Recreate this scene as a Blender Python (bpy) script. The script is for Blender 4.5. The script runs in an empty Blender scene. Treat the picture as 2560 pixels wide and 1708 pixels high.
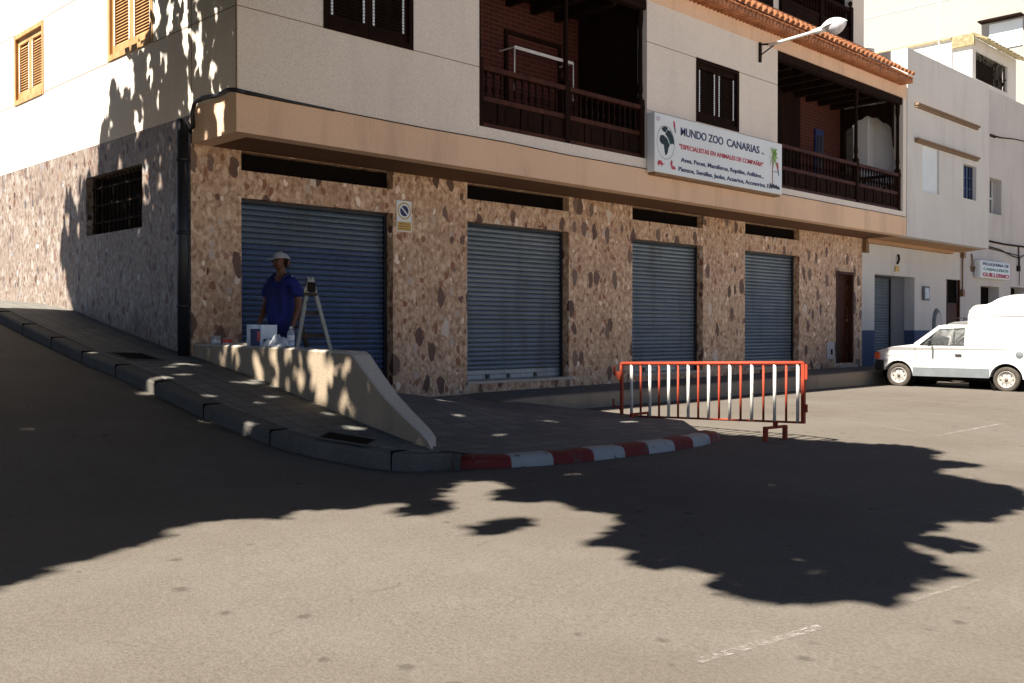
import bpy, bmesh, math, random
from mathutils import Vector, Matrix
from mathutils.geometry import tessellate_polygon
R = math.radians
scene = bpy.context.scene
# ------------------------------------------------------------------ camera
cam_d = bpy.data.cameras.new("camera"); cam = bpy.data.objects.new("camera", cam_d)
scene.collection.objects.link(cam); scene.camera = cam
cam_d.sensor_width = 36; cam_d.lens = 35.0; cam_d.clip_start = .05; cam_d.clip_end = 2000
cam.location = (0, 0, 1.5)
cam.rotation_euler = (R(90 - .645), 0, R(45.09 - 90))
# ------------------------------------------------------------------ sky and sun
SUN = Vector((-.7813, .03, 1.0)).normalized()
w = bpy.data.worlds.new("World"); scene.world = w; w.use_nodes = True
wn = w.node_tree; bg = wn.nodes['Background']
sky = wn.nodes.new('ShaderNodeTexSky'); sky.sky_type = 'NISHITA'; sky.sun_disc = False
sky.sun_elevation = math.asin(SUN.z); sky.sun_rotation = math.atan2(SUN.x, SUN.y)
sky.dust_density = .6; sky.air_density = .4; sky.ozone_density = .2; sky.altitude = 1500
wn.links.new(sky.outputs[0], bg.inputs[0]); bg.inputs[1].default_value = .05
sd = bpy.data.lights.new("sun", 'SUN'); sd.energy = 5.0; sd.angle = R(.7); sd.color = (1, .93, .82)
so = bpy.data.objects.new("sun", sd); scene.collection.objects.link(so); so.location = (-10, 0, 20)
so.rotation_euler = SUN.to_track_quat('Z', 'Y').to_euler()
scene.view_settings.view_transform = 'Standard'; scene.view_settings.look = 'None'
scene.view_settings.exposure = 1.62; scene.view_settings.gamma = 1
rnd = random.Random(7)

# ------------------------------------------------------------------ mesh helpers
class MB:
    def __init__(s): s.v = []; s.f = []; s.m = []; s.sm = []
    def add(s, vs, fs, mi=0, smooth=False):
        o = len(s.v); s.v += [tuple(q) for q in vs]
        for f in fs: s.f.append(tuple(i + o for i in f)); s.m.append(mi); s.sm.append(smooth)
        return s
    def quad(s, a, b, c, d, mi=0): return s.add([a, b, c, d], [(0, 1, 2, 3)], mi)
    def box(s, x0, x1, y0, y1, z0, z1, mi=0):
        return s.add([(x0,y0,z0),(x1,y0,z0),(x1,y1,z0),(x0,y1,z0),(x0,y0,z1),(x1,y0,z1),(x1,y1,z1),(x0,y1,z1)],
              [(0,3,2,1),(4,5,6,7),(0,1,5,4),(1,2,6,5),(2,3,7,6),(3,0,4,7)], mi)
    def bar(s, p, q, wd, dp, mi=0, up=(0, 0, 1)):
        p = Vector(p); q = Vector(q); d = (q - p).normalized(); u = Vector(up)
        if abs(d.dot(u)) > .98: u = Vector((1, 0, 0))
        a = d.cross(u).normalized() * wd / 2; b = a.cross(d).normalized() * dp / 2
        vs = [p - a - b, p + a - b, p + a + b, p - a + b, q - a - b, q + a - b, q + a + b, q - a + b]
        return s.add(vs, [(0,3,2,1),(4,5,6,7),(0,1,5,4),(1,2,6,5),(2,3,7,6),(3,0,4,7)], mi)
    def tube(s, pts, r, n=8, mi=0, caps=True):
        pts = [Vector(p) for p in pts]; rs = r if isinstance(r, (list, tuple)) else [r] * len(pts)
        vs = []; ref = None
        for i, p in enumerate(pts):
            d = (pts[min(i + 1, len(pts) - 1)] - pts[max(i - 1, 0)]).normalized()
            if ref is None:
                ref = Vector((0, 0, 1)) if abs(d.z) < .9 else Vector((1, 0, 0))
            a = (ref - d * ref.dot(d)).normalized(); ref = a; b = d.cross(a)
            for k in range(n):
                t = 2 * math.pi * k / n; vs.append(p + (a * math.cos(t) + b * math.sin(t)) * rs[i])
        fs = [(i*n+k, i*n+(k+1)%n, (i+1)*n+(k+1)%n, (i+1)*n+k) for i in range(len(pts)-1) for k in range(n)]
        s.add(vs, fs, mi, True)
        if caps:
            o = len(s.v) - len(vs)
            s.f.append(tuple(o + k for k in range(n))[::-1]); s.m.append(mi); s.sm.append(False)
            s.f.append(tuple(o + (len(pts)-1)*n + k for k in range(n))); s.m.append(mi); s.sm.append(False)
        return s
    def lathe(s, prof, c, n=20, mi=0, axis='z'):
        # prof: list of (radius, height)
        vs = []
        for r_, h in prof:
            for k in range(n):
                t = 2 * math.pi * k / n; a, b = r_ * math.cos(t), r_ * math.sin(t)
                vs.append((c[0]+a, c[1]+b, c[2]+h) if axis == 'z' else ((c[0]+h, c[1]+a, c[2]+b) if axis == 'x' else (c[0]+a, c[1]+h, c[2]+b)))
        fs = [(i*n+k, i*n+(k+1)%n, (i+1)*n+(k+1)%n, (i+1)*n+k) for i in range(len(prof)-1) for k in range(n)]
        return s.add(vs, fs, mi, True)
    def poly(s, loops, f3, mi=0):
        """filled polygon with holes; loops in 2D, f3 maps (a,b)->(x,y,z)"""
        L = [[Vector((a, b, 0)) for a, b in l] for l in loops]
        tris = tessellate_polygon(L); flat = [p for l in loops for p in l]
        return s.add([f3(a, b) for a, b in flat], [tuple(t) for t in tris], mi)
    def prism(s, pts, f3, t0, t1, mi=0):
        """pts 2D outline; f3(a,b,t)"""
        n = len(pts)
        s.poly([pts], lambda a, b: f3(a, b, t0), mi); s.poly([pts], lambda a, b: f3(a, b, t1), mi)
        return s.add([f3(a, b, t0) for a, b in pts] + [f3(a, b, t1) for a, b in pts],
                     [(i, (i+1)%n, n+(i+1)%n, n+i) for i in range(n)], mi)
    def build(s, name, mats, parent=None, bevel=0, subsurf=0):
        me = bpy.data.meshes.new(name); me.from_pydata(s.v, [], s.f)
        if not isinstance(mats, (list, tuple)): mats = [mats]
        for m in mats: me.materials.append(m)
        for p, mi, sm in zip(me.polygons, s.m, s.sm): p.material_index = mi; p.use_smooth = sm
        bm = bmesh.new(); bm.from_mesh(me)
        bmesh.ops.remove_doubles(bm, verts=bm.verts, dist=.00005)
        bmesh.ops.recalc_face_normals(bm, faces=bm.faces); bm.to_mesh(me); bm.free()
        o = bpy.data.objects.new(name, me); scene.collection.objects.link(o)
        setparent(o, parent)
        if bevel:
            b = o.modifiers.new('bevel', 'BEVEL'); b.width = bevel; b.segments = 2; b.limit_method = 'ANGLE'; b.angle_limit = R(40)
        return o
WM = {}
def setparent(o, parent):
    if parent is not None:
        o.parent = parent
        o.matrix_parent_inverse = WM.get(parent.name, Matrix.Identity(4)).inverted()
def tag(o, label=None, cat=None, group=None, kind=None):
    if label: o['label'] = label
    if cat: o['category'] = cat
    if group: o['group'] = group
    if kind: o['kind'] = kind
    return o
def thing(name, loc, label, cat, group=None):
    o = bpy.data.objects.new(name, None); scene.collection.objects.link(o)
    o.location = loc; o.empty_display_size = .2; WM[o.name] = Matrix.Translation(loc)
    return tag(o, label, cat, group)
def wall(mb, fx, a0, a1, z0, z1, t0, t1, holes, mi=0, rmi=None):
    """wall slab with rectangular holes; fx(a, t, z) -> xyz; a along wall, t depth"""
    if rmi is None: rmi = mi
    A = sorted({a0, a1, *[h[0] for h in holes], *[h[1] for h in holes]}); A = [a for a in A if a0 <= a <= a1]
    Z = sorted({z0, z1, *[h[2] for h in holes], *[h[3] for h in holes]}); Z = [z for z in Z if z0 <= z <= z1]
    def solid(i, j):
        if i < 0 or j < 0 or i >= len(A)-1 or j >= len(Z)-1: return False
        ac, zc = (A[i]+A[i+1])/2, (Z[j]+Z[j+1])/2
        return not any(h[0] < ac < h[1] and h[2] < zc < h[3] for h in holes)
    for i in range(len(A)-1):
        for j in range(len(Z)-1):
            if not solid(i, j): continue
            a, b, c, d = A[i], A[i+1], Z[j], Z[j+1]
            mb.quad(fx(a,t0,c), fx(b,t0,c), fx(b,t0,d), fx(a,t0,d), mi)
            mb.quad(fx(a,t1,c), fx(b,t1,c), fx(b,t1,d), fx(a,t1,d), mi)
            if not solid(i-1, j): mb.quad(fx(a,t0,c), fx(a,t1,c), fx(a,t1,d), fx(a,t0,d), rmi)
            if not solid(i+1, j): mb.quad(fx(b,t0,c), fx(b,t1,c), fx(b,t1,d), fx(b,t0,d), rmi)
            if not solid(i, j-1): mb.quad(fx(a,t0,c), fx(b,t0,c), fx(b,t1,c), fx(a,t1,c), rmi)
            if not solid(i, j+1): mb.quad(fx(a,t0,d), fx(b,t0,d), fx(b,t1,d), fx(a,t1,d), rmi)
FY = lambda a, t, z: (a, t, z)      # wall running along X, depth along Y
FX = lambda a, t, z: (t, a, z)      # wall running along Y, depth along X

# ------------------------------------------------------------------ materials
class NT:
    def __init__(s, name):
        s.m = bpy.data.materials.new(name); s.m.use_nodes = True; s.t = s.m.node_tree
        s.b = s.t.nodes['Principled BSDF']; s.tc = s.t.nodes.new('ShaderNodeTexCoord'); s.co = s.tc.outputs['Object']
    def n(s, typ, ins=None, **kw):
        x = s.t.nodes.new(typ)
        for k, v in kw.items(): setattr(x, k, v)
        for k, v in (ins or {}).items():
            if hasattr(v, 'links') or isinstance(v, bpy.types.NodeSocket): s.t.links.new(v, x.inputs[k])
            else: x.inputs[k].default_value = v
        return x
    def map(s, sc=(1,1,1), rot=(0,0,0), loc=(0,0,0), src=None):
        return s.n('ShaderNodeMapping', {'Vector': src or s.co, 'Scale': sc, 'Rotation': rot, 'Location': loc}).outputs[0]
    def noise(s, scale, detail=3, src=None, rough=.55):
        return s.n('ShaderNodeTexNoise', {'Vector': src or s.co, 'Scale': scale, 'Detail': detail, 'Roughness': rough}).outputs[0]
    def ramp(s, fac, stops, interp='LINEAR'):
        x = s.n('ShaderNodeValToRGB', {'Fac': fac}); cr = x.color_ramp; cr.interpolation = interp
        while len(cr.elements) < len(stops): cr.elements.new(.5)
        for e, (p, c) in zip(cr.elements, stops):
            e.position = p; e.color = (*c, 1) if isinstance(c, (tuple, list)) else (c, c, c, 1)
        return x.outputs[0]
    def mix(s, f, a, b, mode='MIX'):
        x = s.n('ShaderNodeMix', data_type='RGBA', blend_type=mode)
        for i, v in ((0, f), (6, a), (7, b)):
            if isinstance(v, bpy.types.NodeSocket): s.t.links.new(v, x.inputs[i])
            else: x.inputs[i].default_value = v if i == 0 else (*v, 1)
        return x.outputs[2]
    def math(s, op, a, b=0, c=0):
        x = s.n('ShaderNodeMath', operation=op)
        for i, v in enumerate((a, b, c)):
            if isinstance(v, bpy.types.NodeSocket): s.t.links.new(v, x.inputs[i])
            else: x.inputs[i].default_value = v
        return x.outputs[0]
    def done(s, col, rough=.8, bump=None, bs=.3, bd=.01, metal=0, spec=.3):
        if isinstance(col, bpy.types.NodeSocket): s.t.links.new(col, s.b.inputs['Base Color'])
        else: s.b.inputs['Base Color'].default_value = (*col, 1)
        s.b.inputs['Roughness'].default_value = rough; s.b.inputs['Metallic'].default_value = metal
        s.b.inputs['Specular IOR Level'].default_value = spec
        if bump is not None:
            x = s.n('ShaderNodeBump', {'Height': bump, 'Strength': bs, 'Distance': bd})
            s.t.links.new(x.outputs[0], s.b.inputs['Normal'])
        return s.m
def plaster(name, c, var=.08, grain=.12, stain=0):
    t = NT(name)
    big = t.ramp(t.noise(.7, 4), [(.3, tuple(k*(1-var) for k in c)), (.7, tuple(min(1, k*(1+var*.6)) for k in c))])
    g = t.noise(70, 2)
    col = t.mix(grain, big, t.ramp(g, [(.35, tuple(k*.55 for k in c)), (.65, tuple(min(1, k*1.35) for k in c))]))
    if stain:
        st = t.noise(1, 5, t.map((2.2, 2.2, .35)))
        col = t.mix(t.ramp(st, [(.52, 0), (.75, stain)]), col, tuple(k*.45 for k in c))
    return t.done(col, .92, t.noise(55, 4), .35, .012, spec=.15)
def plain(name, c, rough=.6, var=.12, sc=6, metal=0, bump=0, spec=.4):
    t = NT(name); col = t.ramp(t.noise(sc, 4), [(.3, tuple(k*(1-var) for k in c)), (.7, tuple(min(1, k*(1+var)) for k in c))])
    return t.done(col, rough, t.noise(sc*6, 3) if bump else None, bump or .1, .005, metal, spec)
M = {}
M['stucco'] = plaster('stucco', (.74, .665, .58), .05, .25, stain=.15)
M['stucco_tan'] = plaster('stucco_tan', (.76, .52, .355), .08, .28, stain=.4)
M['white_wall'] = plaster('white_wall', (.65, .63, .595), .06, .15, stain=.25)
M['pink_wall'] = plaster('pink_wall', (.58, .55, .525), .07, .15, stain=.3)
M['far_wall'] = plaster('far_wall', (.34, .325, .29), .04, .1)
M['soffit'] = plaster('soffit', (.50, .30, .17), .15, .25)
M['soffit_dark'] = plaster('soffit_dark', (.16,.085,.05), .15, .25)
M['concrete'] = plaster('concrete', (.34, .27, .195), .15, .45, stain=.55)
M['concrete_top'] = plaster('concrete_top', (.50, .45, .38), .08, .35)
def stone_mat(nm='breccia_stone', k=1.0):
    t = NT(nm)
    wob = t.n('ShaderNodeMixRGB', {'Fac': .11, 'Color1': t.co, 'Color2': t.n('ShaderNodeTexNoise', {'Vector': t.co, 'Scale': 5.0, 'Detail': 3.0}).outputs[1]}).outputs[0]
    m1 = t.map((1.45, 1.45, 1.0), src=wob)
    base = t.ramp(t.noise(14, 4, m1, .6), [(.30, (.20,.115,.065)), (.5, (.40,.28,.19)), (.70, (.58,.46,.34))])
    v1 = t.n('ShaderNodeTexVoronoi', {'Vector': m1, 'Scale': 6.6, 'Randomness': 1.0})
    sp = t.n('ShaderNodeSeparateColor', {'Color': v1.outputs['Color']})
    small = t.ramp(sp.outputs[0], [(0, (.22,.10,.055)), (.22, (.42,.29,.19)), (.48, (.55,.43,.32)), (.70, (.30,.17,.12)), (.84, (.40,.34,.30)), (.94, (.68,.60,.52))], 'CONSTANT')
    c = t.mix(t.math('LESS_THAN', v1.outputs['Distance'], t.math('MULTIPLY_ADD', sp.outputs[1], .38, .16)), base, small)
    # big dark pebbles
    v2 = t.n('ShaderNodeTexVoronoi', {'Vector': t.map((1, 1, .72), src=m1), 'Scale': 3.6, 'Randomness': .9})
    s2 = t.n('ShaderNodeSeparateColor', {'Color': v2.outputs['Color']})
    big = t.ramp(s2.outputs[0], [(0, (.045,.022,.016)), (.35, (.075,.040,.032)), (.66, (.115,.080,.07)), (.92, (.60,.56,.50))], 'CONSTANT')
    big = t.mix(t.math('MULTIPLY', t.noise(28, 3), .5), big, (.17,.11,.085))
    thr = t.math('MULTIPLY_ADD', s2.outputs[1], .27, .13)
    msk = t.math('MULTIPLY', t.math('LESS_THAN', t.math('ADD', v2.outputs['Distance'], t.math('MULTIPLY_ADD', t.noise(11, 2), .22, -.11)), thr), t.math('GREATER_THAN', s2.outputs[2], .40))
    v3 = t.n('ShaderNodeTexVoronoi', {'Vector': t.map((1, 1, .8), loc=(3, 1, 7), src=m1), 'Scale': 7.5, 'Randomness': 1.0})
    s3 = t.n('ShaderNodeSeparateColor', {'Color': v3.outputs['Color']})
    m3 = t.math('MULTIPLY', t.math('LESS_THAN', v3.outputs['Distance'], t.math('MULTIPLY', s3.outputs[1], .42)), t.math('GREATER_THAN', s3.outputs[2], .66))
    c = t.mix(m3, c, t.ramp(s3.outputs[0], [(0, (.10,.05,.035)), (.5, (.20,.09,.05)), (.8, (.14,.11,.10))], 'CONSTANT'))
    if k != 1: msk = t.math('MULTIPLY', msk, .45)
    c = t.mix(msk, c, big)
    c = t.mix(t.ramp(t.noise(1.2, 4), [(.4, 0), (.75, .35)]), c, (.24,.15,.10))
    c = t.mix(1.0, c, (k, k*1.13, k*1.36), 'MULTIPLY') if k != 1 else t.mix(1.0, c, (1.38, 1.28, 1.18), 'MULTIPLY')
    return t.done(c, .55, t.noise(40, 3), .2, .006, spec=.25)
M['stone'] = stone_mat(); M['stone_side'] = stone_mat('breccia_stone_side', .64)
def brick_mat():
    t = NT('dark_brick')
    sx = t.n('ShaderNodeSeparateXYZ', {'Vector': t.co})
    xy = t.math('ADD', sx.outputs[0], sx.outputs[1])
    cv = t.n('ShaderNodeCombineXYZ', {'X': xy, 'Y': sx.outputs[2]}).outputs[0]
    b = t.n('ShaderNodeTexBrick', {'Vector': cv, 'Color1': (.07,.013,.008,1), 'Color2': (.045,.009,.006,1), 'Mortar': (.09,.035,.022,1), 'Scale': 1.0, 'Mortar Size': .009, 'Brick Width': .26, 'Row Height': .075})
    return t.done(b.outputs[0], .85, b.outputs[1], -.4, .01)
M['brick'] = brick_mat()
def wood(name, a, b, rough=.55):
    t = NT(name); n = t.noise(8, 5, t.map((1, 1, .12))); n2 = t.noise(3, 3)
    c = t.ramp(n, [(.3, a), (.7, b)]); c = t.mix(t.ramp(n2, [(.4, 0), (.8, .5)]), c, tuple(k*.5 for k in a))
    return t.done(c, rough, n, .2, .004, spec=.12)
M['dark_wood'] = wood('dark_wood', (.008,.0035,.002), (.022,.008,.004), .9)
M['red_wood'] = wood('red_wood', (.035,.010,.005), (.085,.027,.012))
M['tan_wood'] = wood('tan_wood', (.40,.22,.09), (.62,.38,.19))
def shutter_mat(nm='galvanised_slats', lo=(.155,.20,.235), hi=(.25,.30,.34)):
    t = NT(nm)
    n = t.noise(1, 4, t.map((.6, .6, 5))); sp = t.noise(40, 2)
    c = t.ramp(n, [(.3, lo), (.7, hi)]); gz = t.math('FRACT', t.math('DIVIDE', t.math('SUBTRACT', t.n('ShaderNodeSeparateXYZ', {'Vector': t.co}).outputs[2], .86), .074)); c = t.mix(t.ramp(gz, [(.0, .75), (.20, 0), (.82, 0), (1, .75)]), c, (.03,.034,.04)); c = t.mix(t.ramp(t.noise(1, 5, t.map((3.5, 3.5, .5))), [(.5, 0), (.72, .5)]), c, (.055,.05,.045)); c = t.mix(.15, c, t.ramp(sp, [(.4, (.10,.12,.14)), (.6, (.3,.32,.32))]))  # dark groove bands: shade between the ribs put into the colour
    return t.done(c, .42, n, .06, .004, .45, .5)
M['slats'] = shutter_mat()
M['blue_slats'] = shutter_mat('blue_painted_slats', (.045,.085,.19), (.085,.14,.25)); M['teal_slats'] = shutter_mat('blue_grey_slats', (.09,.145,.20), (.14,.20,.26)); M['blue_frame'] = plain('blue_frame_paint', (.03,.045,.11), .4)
M['black'] = plain('black_void', (.008,.006,.005), .95, spec=.05)
M['glass_dark'] = plain('dark_glass', (.02,.02,.022), .12, .1, spec=.6)
M['black_plastic'] = plain('black_plastic', (.015,.016,.02), .45)
def asphalt():
    t = NT('worn_asphalt')
    g = t.noise(45, 3, rough=.75); big = t.noise(.35, 5); mid = t.noise(2.6, 4)
    c = t.ramp(g, [(.25, (.086,.074,.062)), (.5, (.128,.112,.096)), (.78, (.168,.152,.133))])
    c = t.mix(t.ramp(big, [(.35, .0), (.62, .55)]), c, (.094,.078,.063))
    c = t.mix(t.ramp(mid, [(.45, 0), (.7, .22)]), c, (.160,.145,.122))
    v = t.n('ShaderNodeTexVoronoi', {'Vector': t.map((1, 1, 1)), 'Scale': 3.8, 'Randomness': 1.0}, voronoi_dimensions='2D')
    s = t.n('ShaderNodeSeparateColor', {'Color': v.outputs['Color']})
    wd = t.math('ADD', v.outputs['Distance'], t.math('MULTIPLY', t.noise(18, 3), .22))
    wd = t.math('ADD', wd, t.math('MULTIPLY_ADD', s.outputs[1], .26, -.06)); spot = t.math('MULTIPLY', t.ramp(wd, [(.14, .55), (.25, 0)]), t.math('GREATER_THAN', s.outputs[0], .66))
    c = t.mix(spot, c, (.042,.036,.030))
    # wandering crack
    sx = t.n('ShaderNodeSeparateXYZ', {'Vector': t.co})
    l = t.math('ADD', t.math('MULTIPLY_ADD', sx.outputs[0], -.33, sx.outputs[1]), t.math('MULTIPLY', t.noise(1.5, 5), .45))
    cr = t.ramp(t.math('ABSOLUTE', t.math('SUBTRACT', l, 3.30)), [(.0, .40), (.016, 0)])
    cr = t.math('MULTIPLY', cr, t.ramp(t.noise(5.5, 3), [(.50, 0), (.58, 1)]))
    c = t.mix(cr, c, (.05,.04,.033))
    sg = t.n('ShaderNodeTexVoronoi', {'Vector': t.co, 'Scale': 70.0})
    h = t.math('ADD', g, t.math('MULTIPLY', sg.outputs[0], .6))
    return t.done(c, .92, h, .32, .010, spec=.12)
M['asphalt'] = asphalt()
def tiles_mat(name, a, b, size, rot):
    t = NT(name)
    br = t.n('ShaderNodeTexBrick', {'Vector': t.map((1, 1, 1), (0, 0, rot)), 'Color1': (*a, 1), 'Color2': (*b, 1), 'Mortar': (a[0]*.4, a[1]*.4, a[2]*.4, 1), 'Scale': 1.0, 'Mortar Size': .011, 'Brick Width': size, 'Row Height': size}, offset=0.0)
    c = t.mix(t.ramp(t.noise(1.1, 5), [(.35, 0), (.7, .6)]), br.outputs[0], tuple(k*.55 for k in a))
    c = t.mix(.2, c, t.ramp(t.noise(60, 2), [(.4, .03), (.6, .3)]))
    return t.done(c, .85, t.math('ADD', br.outputs[1], t.math('MULTIPLY', t.noise(50, 2), -.4)), -.35, .008, spec=.2)
M['paving'] = tiles_mat('cement_tiles', (.20,.19,.165), (.135,.13,.115), .2, 0)
M['apron'] = tiles_mat('apron_tiles', (.25,.235,.20), (.165,.155,.135), .25, 0)
M['bounce_ground'] = tiles_mat('pale_bounce_tiles', (.70,.61,.51), (.65,.57,.47), .5, 0)
M['kerb'] = plaster('kerb_concrete', (.12,.112,.10), .2, .4, stain=.4)
def chipped(name, c, under=(.22,.2,.17), amt=.16, sc=9):
    t = NT(name); m = t.ramp(t.noise(sc, 6, rough=.7), [(.36, 0), (.42, 1)])
    cc = t.mix(.25, t.ramp(t.noise(3, 4), [(.3, tuple(k*.75 for k in c)), (.7, c)]), tuple(k*.6 for k in c))
    return t.done(t.mix(m, under, cc), .7, t.noise(50, 3), .25, .006)
M['kerb_red'] = chipped('kerb_red_paint', (.20,.022,.017), (.11,.09,.07), sc=7); M['kerb_white'] = chipped('kerb_white_paint', (.42,.42,.40), (.12,.11,.095))
def faded(name, lo, hi, c=(.5,.47,.42)):
    t = NT(name); m = t.ramp(t.noise(26, 4, rough=.8), [(lo, 0), (hi, 1)])
    col = t.mix(m, c, c); t.t.links.new(t.math('MULTIPLY', m, t.ramp(t.noise(3.5, 3), [(.35, .35), (.6, 1)])), t.b.inputs['Alpha'])
    return t.done(col, .9, t.noise(45, 3), .5, .01, spec=.12)
M['mark'] = faded('worn_road_paint', .46, .68, (.40,.38,.35)); M['mark_faint'] = faded('faint_road_paint', .38, .75, (.27,.25,.21))
M['orange'] = chipped('orange_red_paint', (.40,.055,.022), (.16,.05,.03), sc=20)
M['bar_white'] = chipped('white_bar_paint', (.78,.75,.68), (.35,.22,.16), sc=22)
M['van_white'] = plain('van_white_paint', (.58,.575,.56), .3, .02, 2, spec=.5)
M['grey_plastic'] = plain('grey_trim', (.15,.165,.175), .6)
M['tyre'] = plain('tyre_rubber', (.03,.028,.027), .85, .2, 20, bump=.2)
M['tyre_dusty'] = plain('dusty_tyre', (.06,.05,.04), .9, .3, 14, bump=.2)
M['rim'] = plain('painted_rim', (.36,.34,.31), .4, .1)
M['rim_dark'] = plain('rim_hub', (.14,.11,.09), .5)
M['amber'] = plain('amber_lens', (.55,.09,.03), .2)
M['tile'] = plain('terracotta_tile', (.40,.165,.075), .8, .3, 5, bump=.3)
M['tile_edge'] = plain('mortar_under_tiles', (.55,.42,.30), .9, .2)
M['blue_paint'] = plaster('blue_dado_paint', (.085,.115,.20), .15, .2, stain=.3)
M['sign_white'] = plain('sign_enamel', (.72,.76,.76), .35, .04, 1.5)
M['navy'] = plain('navy_lettering', (.018,.028,.11), .5); M['red_ink'] = plain('red_lettering', (.48,.045,.07), .5)
M['ink'] = plain('black_green_print', (.008,.02,.022), .5); M['green'] = plain('palm_green_print', (.22,.38,.07), .5)
M['trunk_ink'] = plain('trunk_print', (.35,.15,.12), .5); M['ochre'] = plain('ochre_panel', (.55,.36,.08), .5)
M['teal'] = plain('teal_print', (.05,.20,.17), .5)
M['barred'] = plain('wrought_iron', (.022,.015,.011), .9, spec=.1)
M['rust_iron'] = plain('rusty_iron', (.22,.12,.05), .6)
M['lamp_white'] = plain('white_enamel_metal', (.72,.70,.66), .4)
def glassy(name, c, a):
    t = NT(name); t.b.inputs['Transmission Weight'].default_value = a; t.b.inputs['IOR'].default_value = 1.3
    return t.done(c, .06, spec=.5)
M['window_glass'] = glassy('clear_glass', (.85,.88,.88), .95)
M['plastic_clear'] = glassy('clear_plastic', (.75,.85,.95), .7)
M['lamp_glass'] = plain('frosted_lamp_bowl', (.52,.50,.52), .15, .2, 12)
M['skin'] = plain('brown_skin', (.12,.045,.022), .55, .12, 8)
M['hair'] = plain('dark_hair', (.012,.009,.007), .6)
M['shirt'] = plain('royal_blue_shirt', (.008,.014,.12), .85, .25, 9, bump=.3)
M['trousers'] = plain('navy_overalls', (.007,.010,.08), .85, .25, 9, bump=.3)
M['cap'] = plain('white_cotton_cap', (.33,.33,.34), .85, .1)
M['ladder'] = chipped('paint_spattered_wood', (.42,.43,.38), (.10,.08,.06), sc=14)
M['ladder_dark'] = wood('old_ladder_wood', (.035,.022,.015), (.09,.055,.035))
M['cloth'] = plain('white_rag', (.62,.64,.68), .9, .1, 10, bump=.4)
M['tin'] = plain('tin_metal', (.42,.43,.44), .4, .25, 12, .5); M['tin_red'] = plain('red_tin_label', (.55,.05,.03), .5)
M['bucket'] = plain('white_bucket_plastic', (.60,.66,.72), .5, .1)
M['cream_stick'] = plain('pale_batten', (.45,.40,.33), .8)
M['leaf'] = plain('leaf_green', (.05,.085,.022), .6, .35, 3); M['bark'] = plain('grey_bark', (.16,.125,.09), .95, .3, 7, bump=.6)
M['car_grey'] = plain('grey_car_paint', (.16,.16,.16), .35, .05); M['yellow_tile'] = plain('yellowed_canopy_tiles', (.27,.22,.12), .8, .4, 9)

# ------------------------------------------------------------------ terrain functions
SP = [(0,.37),(6.0,.37),(6.9,.41),(7.94,.58),(8.94,.77),(10,.97),(11.27,1.16),(11.73,1.21),(13.5,1.5),(15.1,1.79),(16.5,1.93),(18.4,2.02),(90,2.08)]
def ip(P, x):
    if x <= P[0][0]: return P[0][1]
    for (a, b), (c, d) in zip(P, P[1:]):
        if x <= c: return b + (d-b)*(x-a)/(c-a)
    return P[-1][1]
S = lambda y: ip(SP, y)
def sstep(a, b, x): t = max(0, min(1, (x-a)/(b-a))); return t*t*(3-2*t)
def road_z(x, y):
    flat = ip([(-20,-.6),(0,0),(6.0,.24),(7.4,.245),(9.6,.27),(12,.28)], y); hill = flat + (max(flat, S(y)-.145)-flat)*sstep(5.6, 6.9, y)
    return flat + (hill-flat)*(1-sstep(4.95, 5.75, x))
def apron_z(x, y):
    return .345 + max(0, y-6.4)*.030 + .27*sstep(7.4, 9.9, y)*(1-sstep(7.6, 9.6, x))
KERB = [(5.95,6.74),(5.59,6.86),(5.28,7.21),(5.0,7.55),(4.86,7.94),(4.8,8.37),(4.72,9.02),(4.70,9.53),(4.70,10.2),(4.72,11.4),(4.75,12.5),(4.75,14.0),(4.75,15.5),(4.75,17.5),(4.75,20),(4.75,30),(4.75,60)]
# painted kerb curve in front of the apron (outer top edge)
PK = [(5.95,6.74),(6.12,6.66),(6.38,6.50),(6.74,6.36),(7.2,6.27),(7.8,6.22),(8.5,6.20),(9.1,6.24),(9.78,6.40)]
def sheet(name, xs, ys, f, mat_, cond=None):
    mb = MB(); idx = {}
    for i, x in enumerate(xs):
        for j, y in enumerate(ys): idx[i, j] = len(mb.v); mb.v.append((x, y, f(x, y)))
    for i in range(len(xs)-1):
        for j in range(len(ys)-1):
            if cond and not cond((xs[i]+xs[i+1])/2, (ys[j]+ys[j+1])/2): continue
            mb.f.append((idx[i,j], idx[i+1,j], idx[i+1,j+1], idx[i,j+1])); mb.m.append(0); mb.sm.append(True)
    return mb.build(name, mat_)
def fr(a, b, st):
    n = max(1, round((b-a)/st)); return [a+(b-a)*i/n for i in range(n+1)]
xs = [-300,-120,-50,-20] + fr(-10, 4.4, .6) + fr(4.6, 6.0, .1) + fr(6.5, 14, .6)[0:] + [18,24,32,45,80,150,300]
ys = [-300,-120,-50,-20] + fr(-8, 5, .6)[:-1] + fr(5, 19, .25) + [22,30,45,80,150,300]
tag(sheet('road', xs, ys, road_z, M['asphalt']), kind='structure')

def side_x(y):   # kerb x for the hill pavement
    P = sorted([(b, a) for a, b in KERB]); return ip(P, y)
mb = MB(); yy = fr(6.62, 13, .12) + fr(13.2, 20, .3) + [25, 40, 60]
def prof(y):
    xk = side_x(y); z = S(y)
    xr = 5.98
    return [(xk, y, road_z(xk-.05, y)-.25), (xk, y, z-.035), (xk+.02, y, z-.012), (xk+.16, y, z-.005), (xk+.18, y, z-.012), (xk+.185, y, z), (xr, y, z+.0)]
rows = [prof(y) for y in yy]
for a, b in zip(rows, rows[1:]):
    for k in range(6): mb.quad(a[k], a[k+1], b[k+1], b[k], 0 if k < 4 else 1)
sw = mb.build('pavement', [M['kerb'], M['paving']]); tag(sw, kind='structure')
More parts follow.
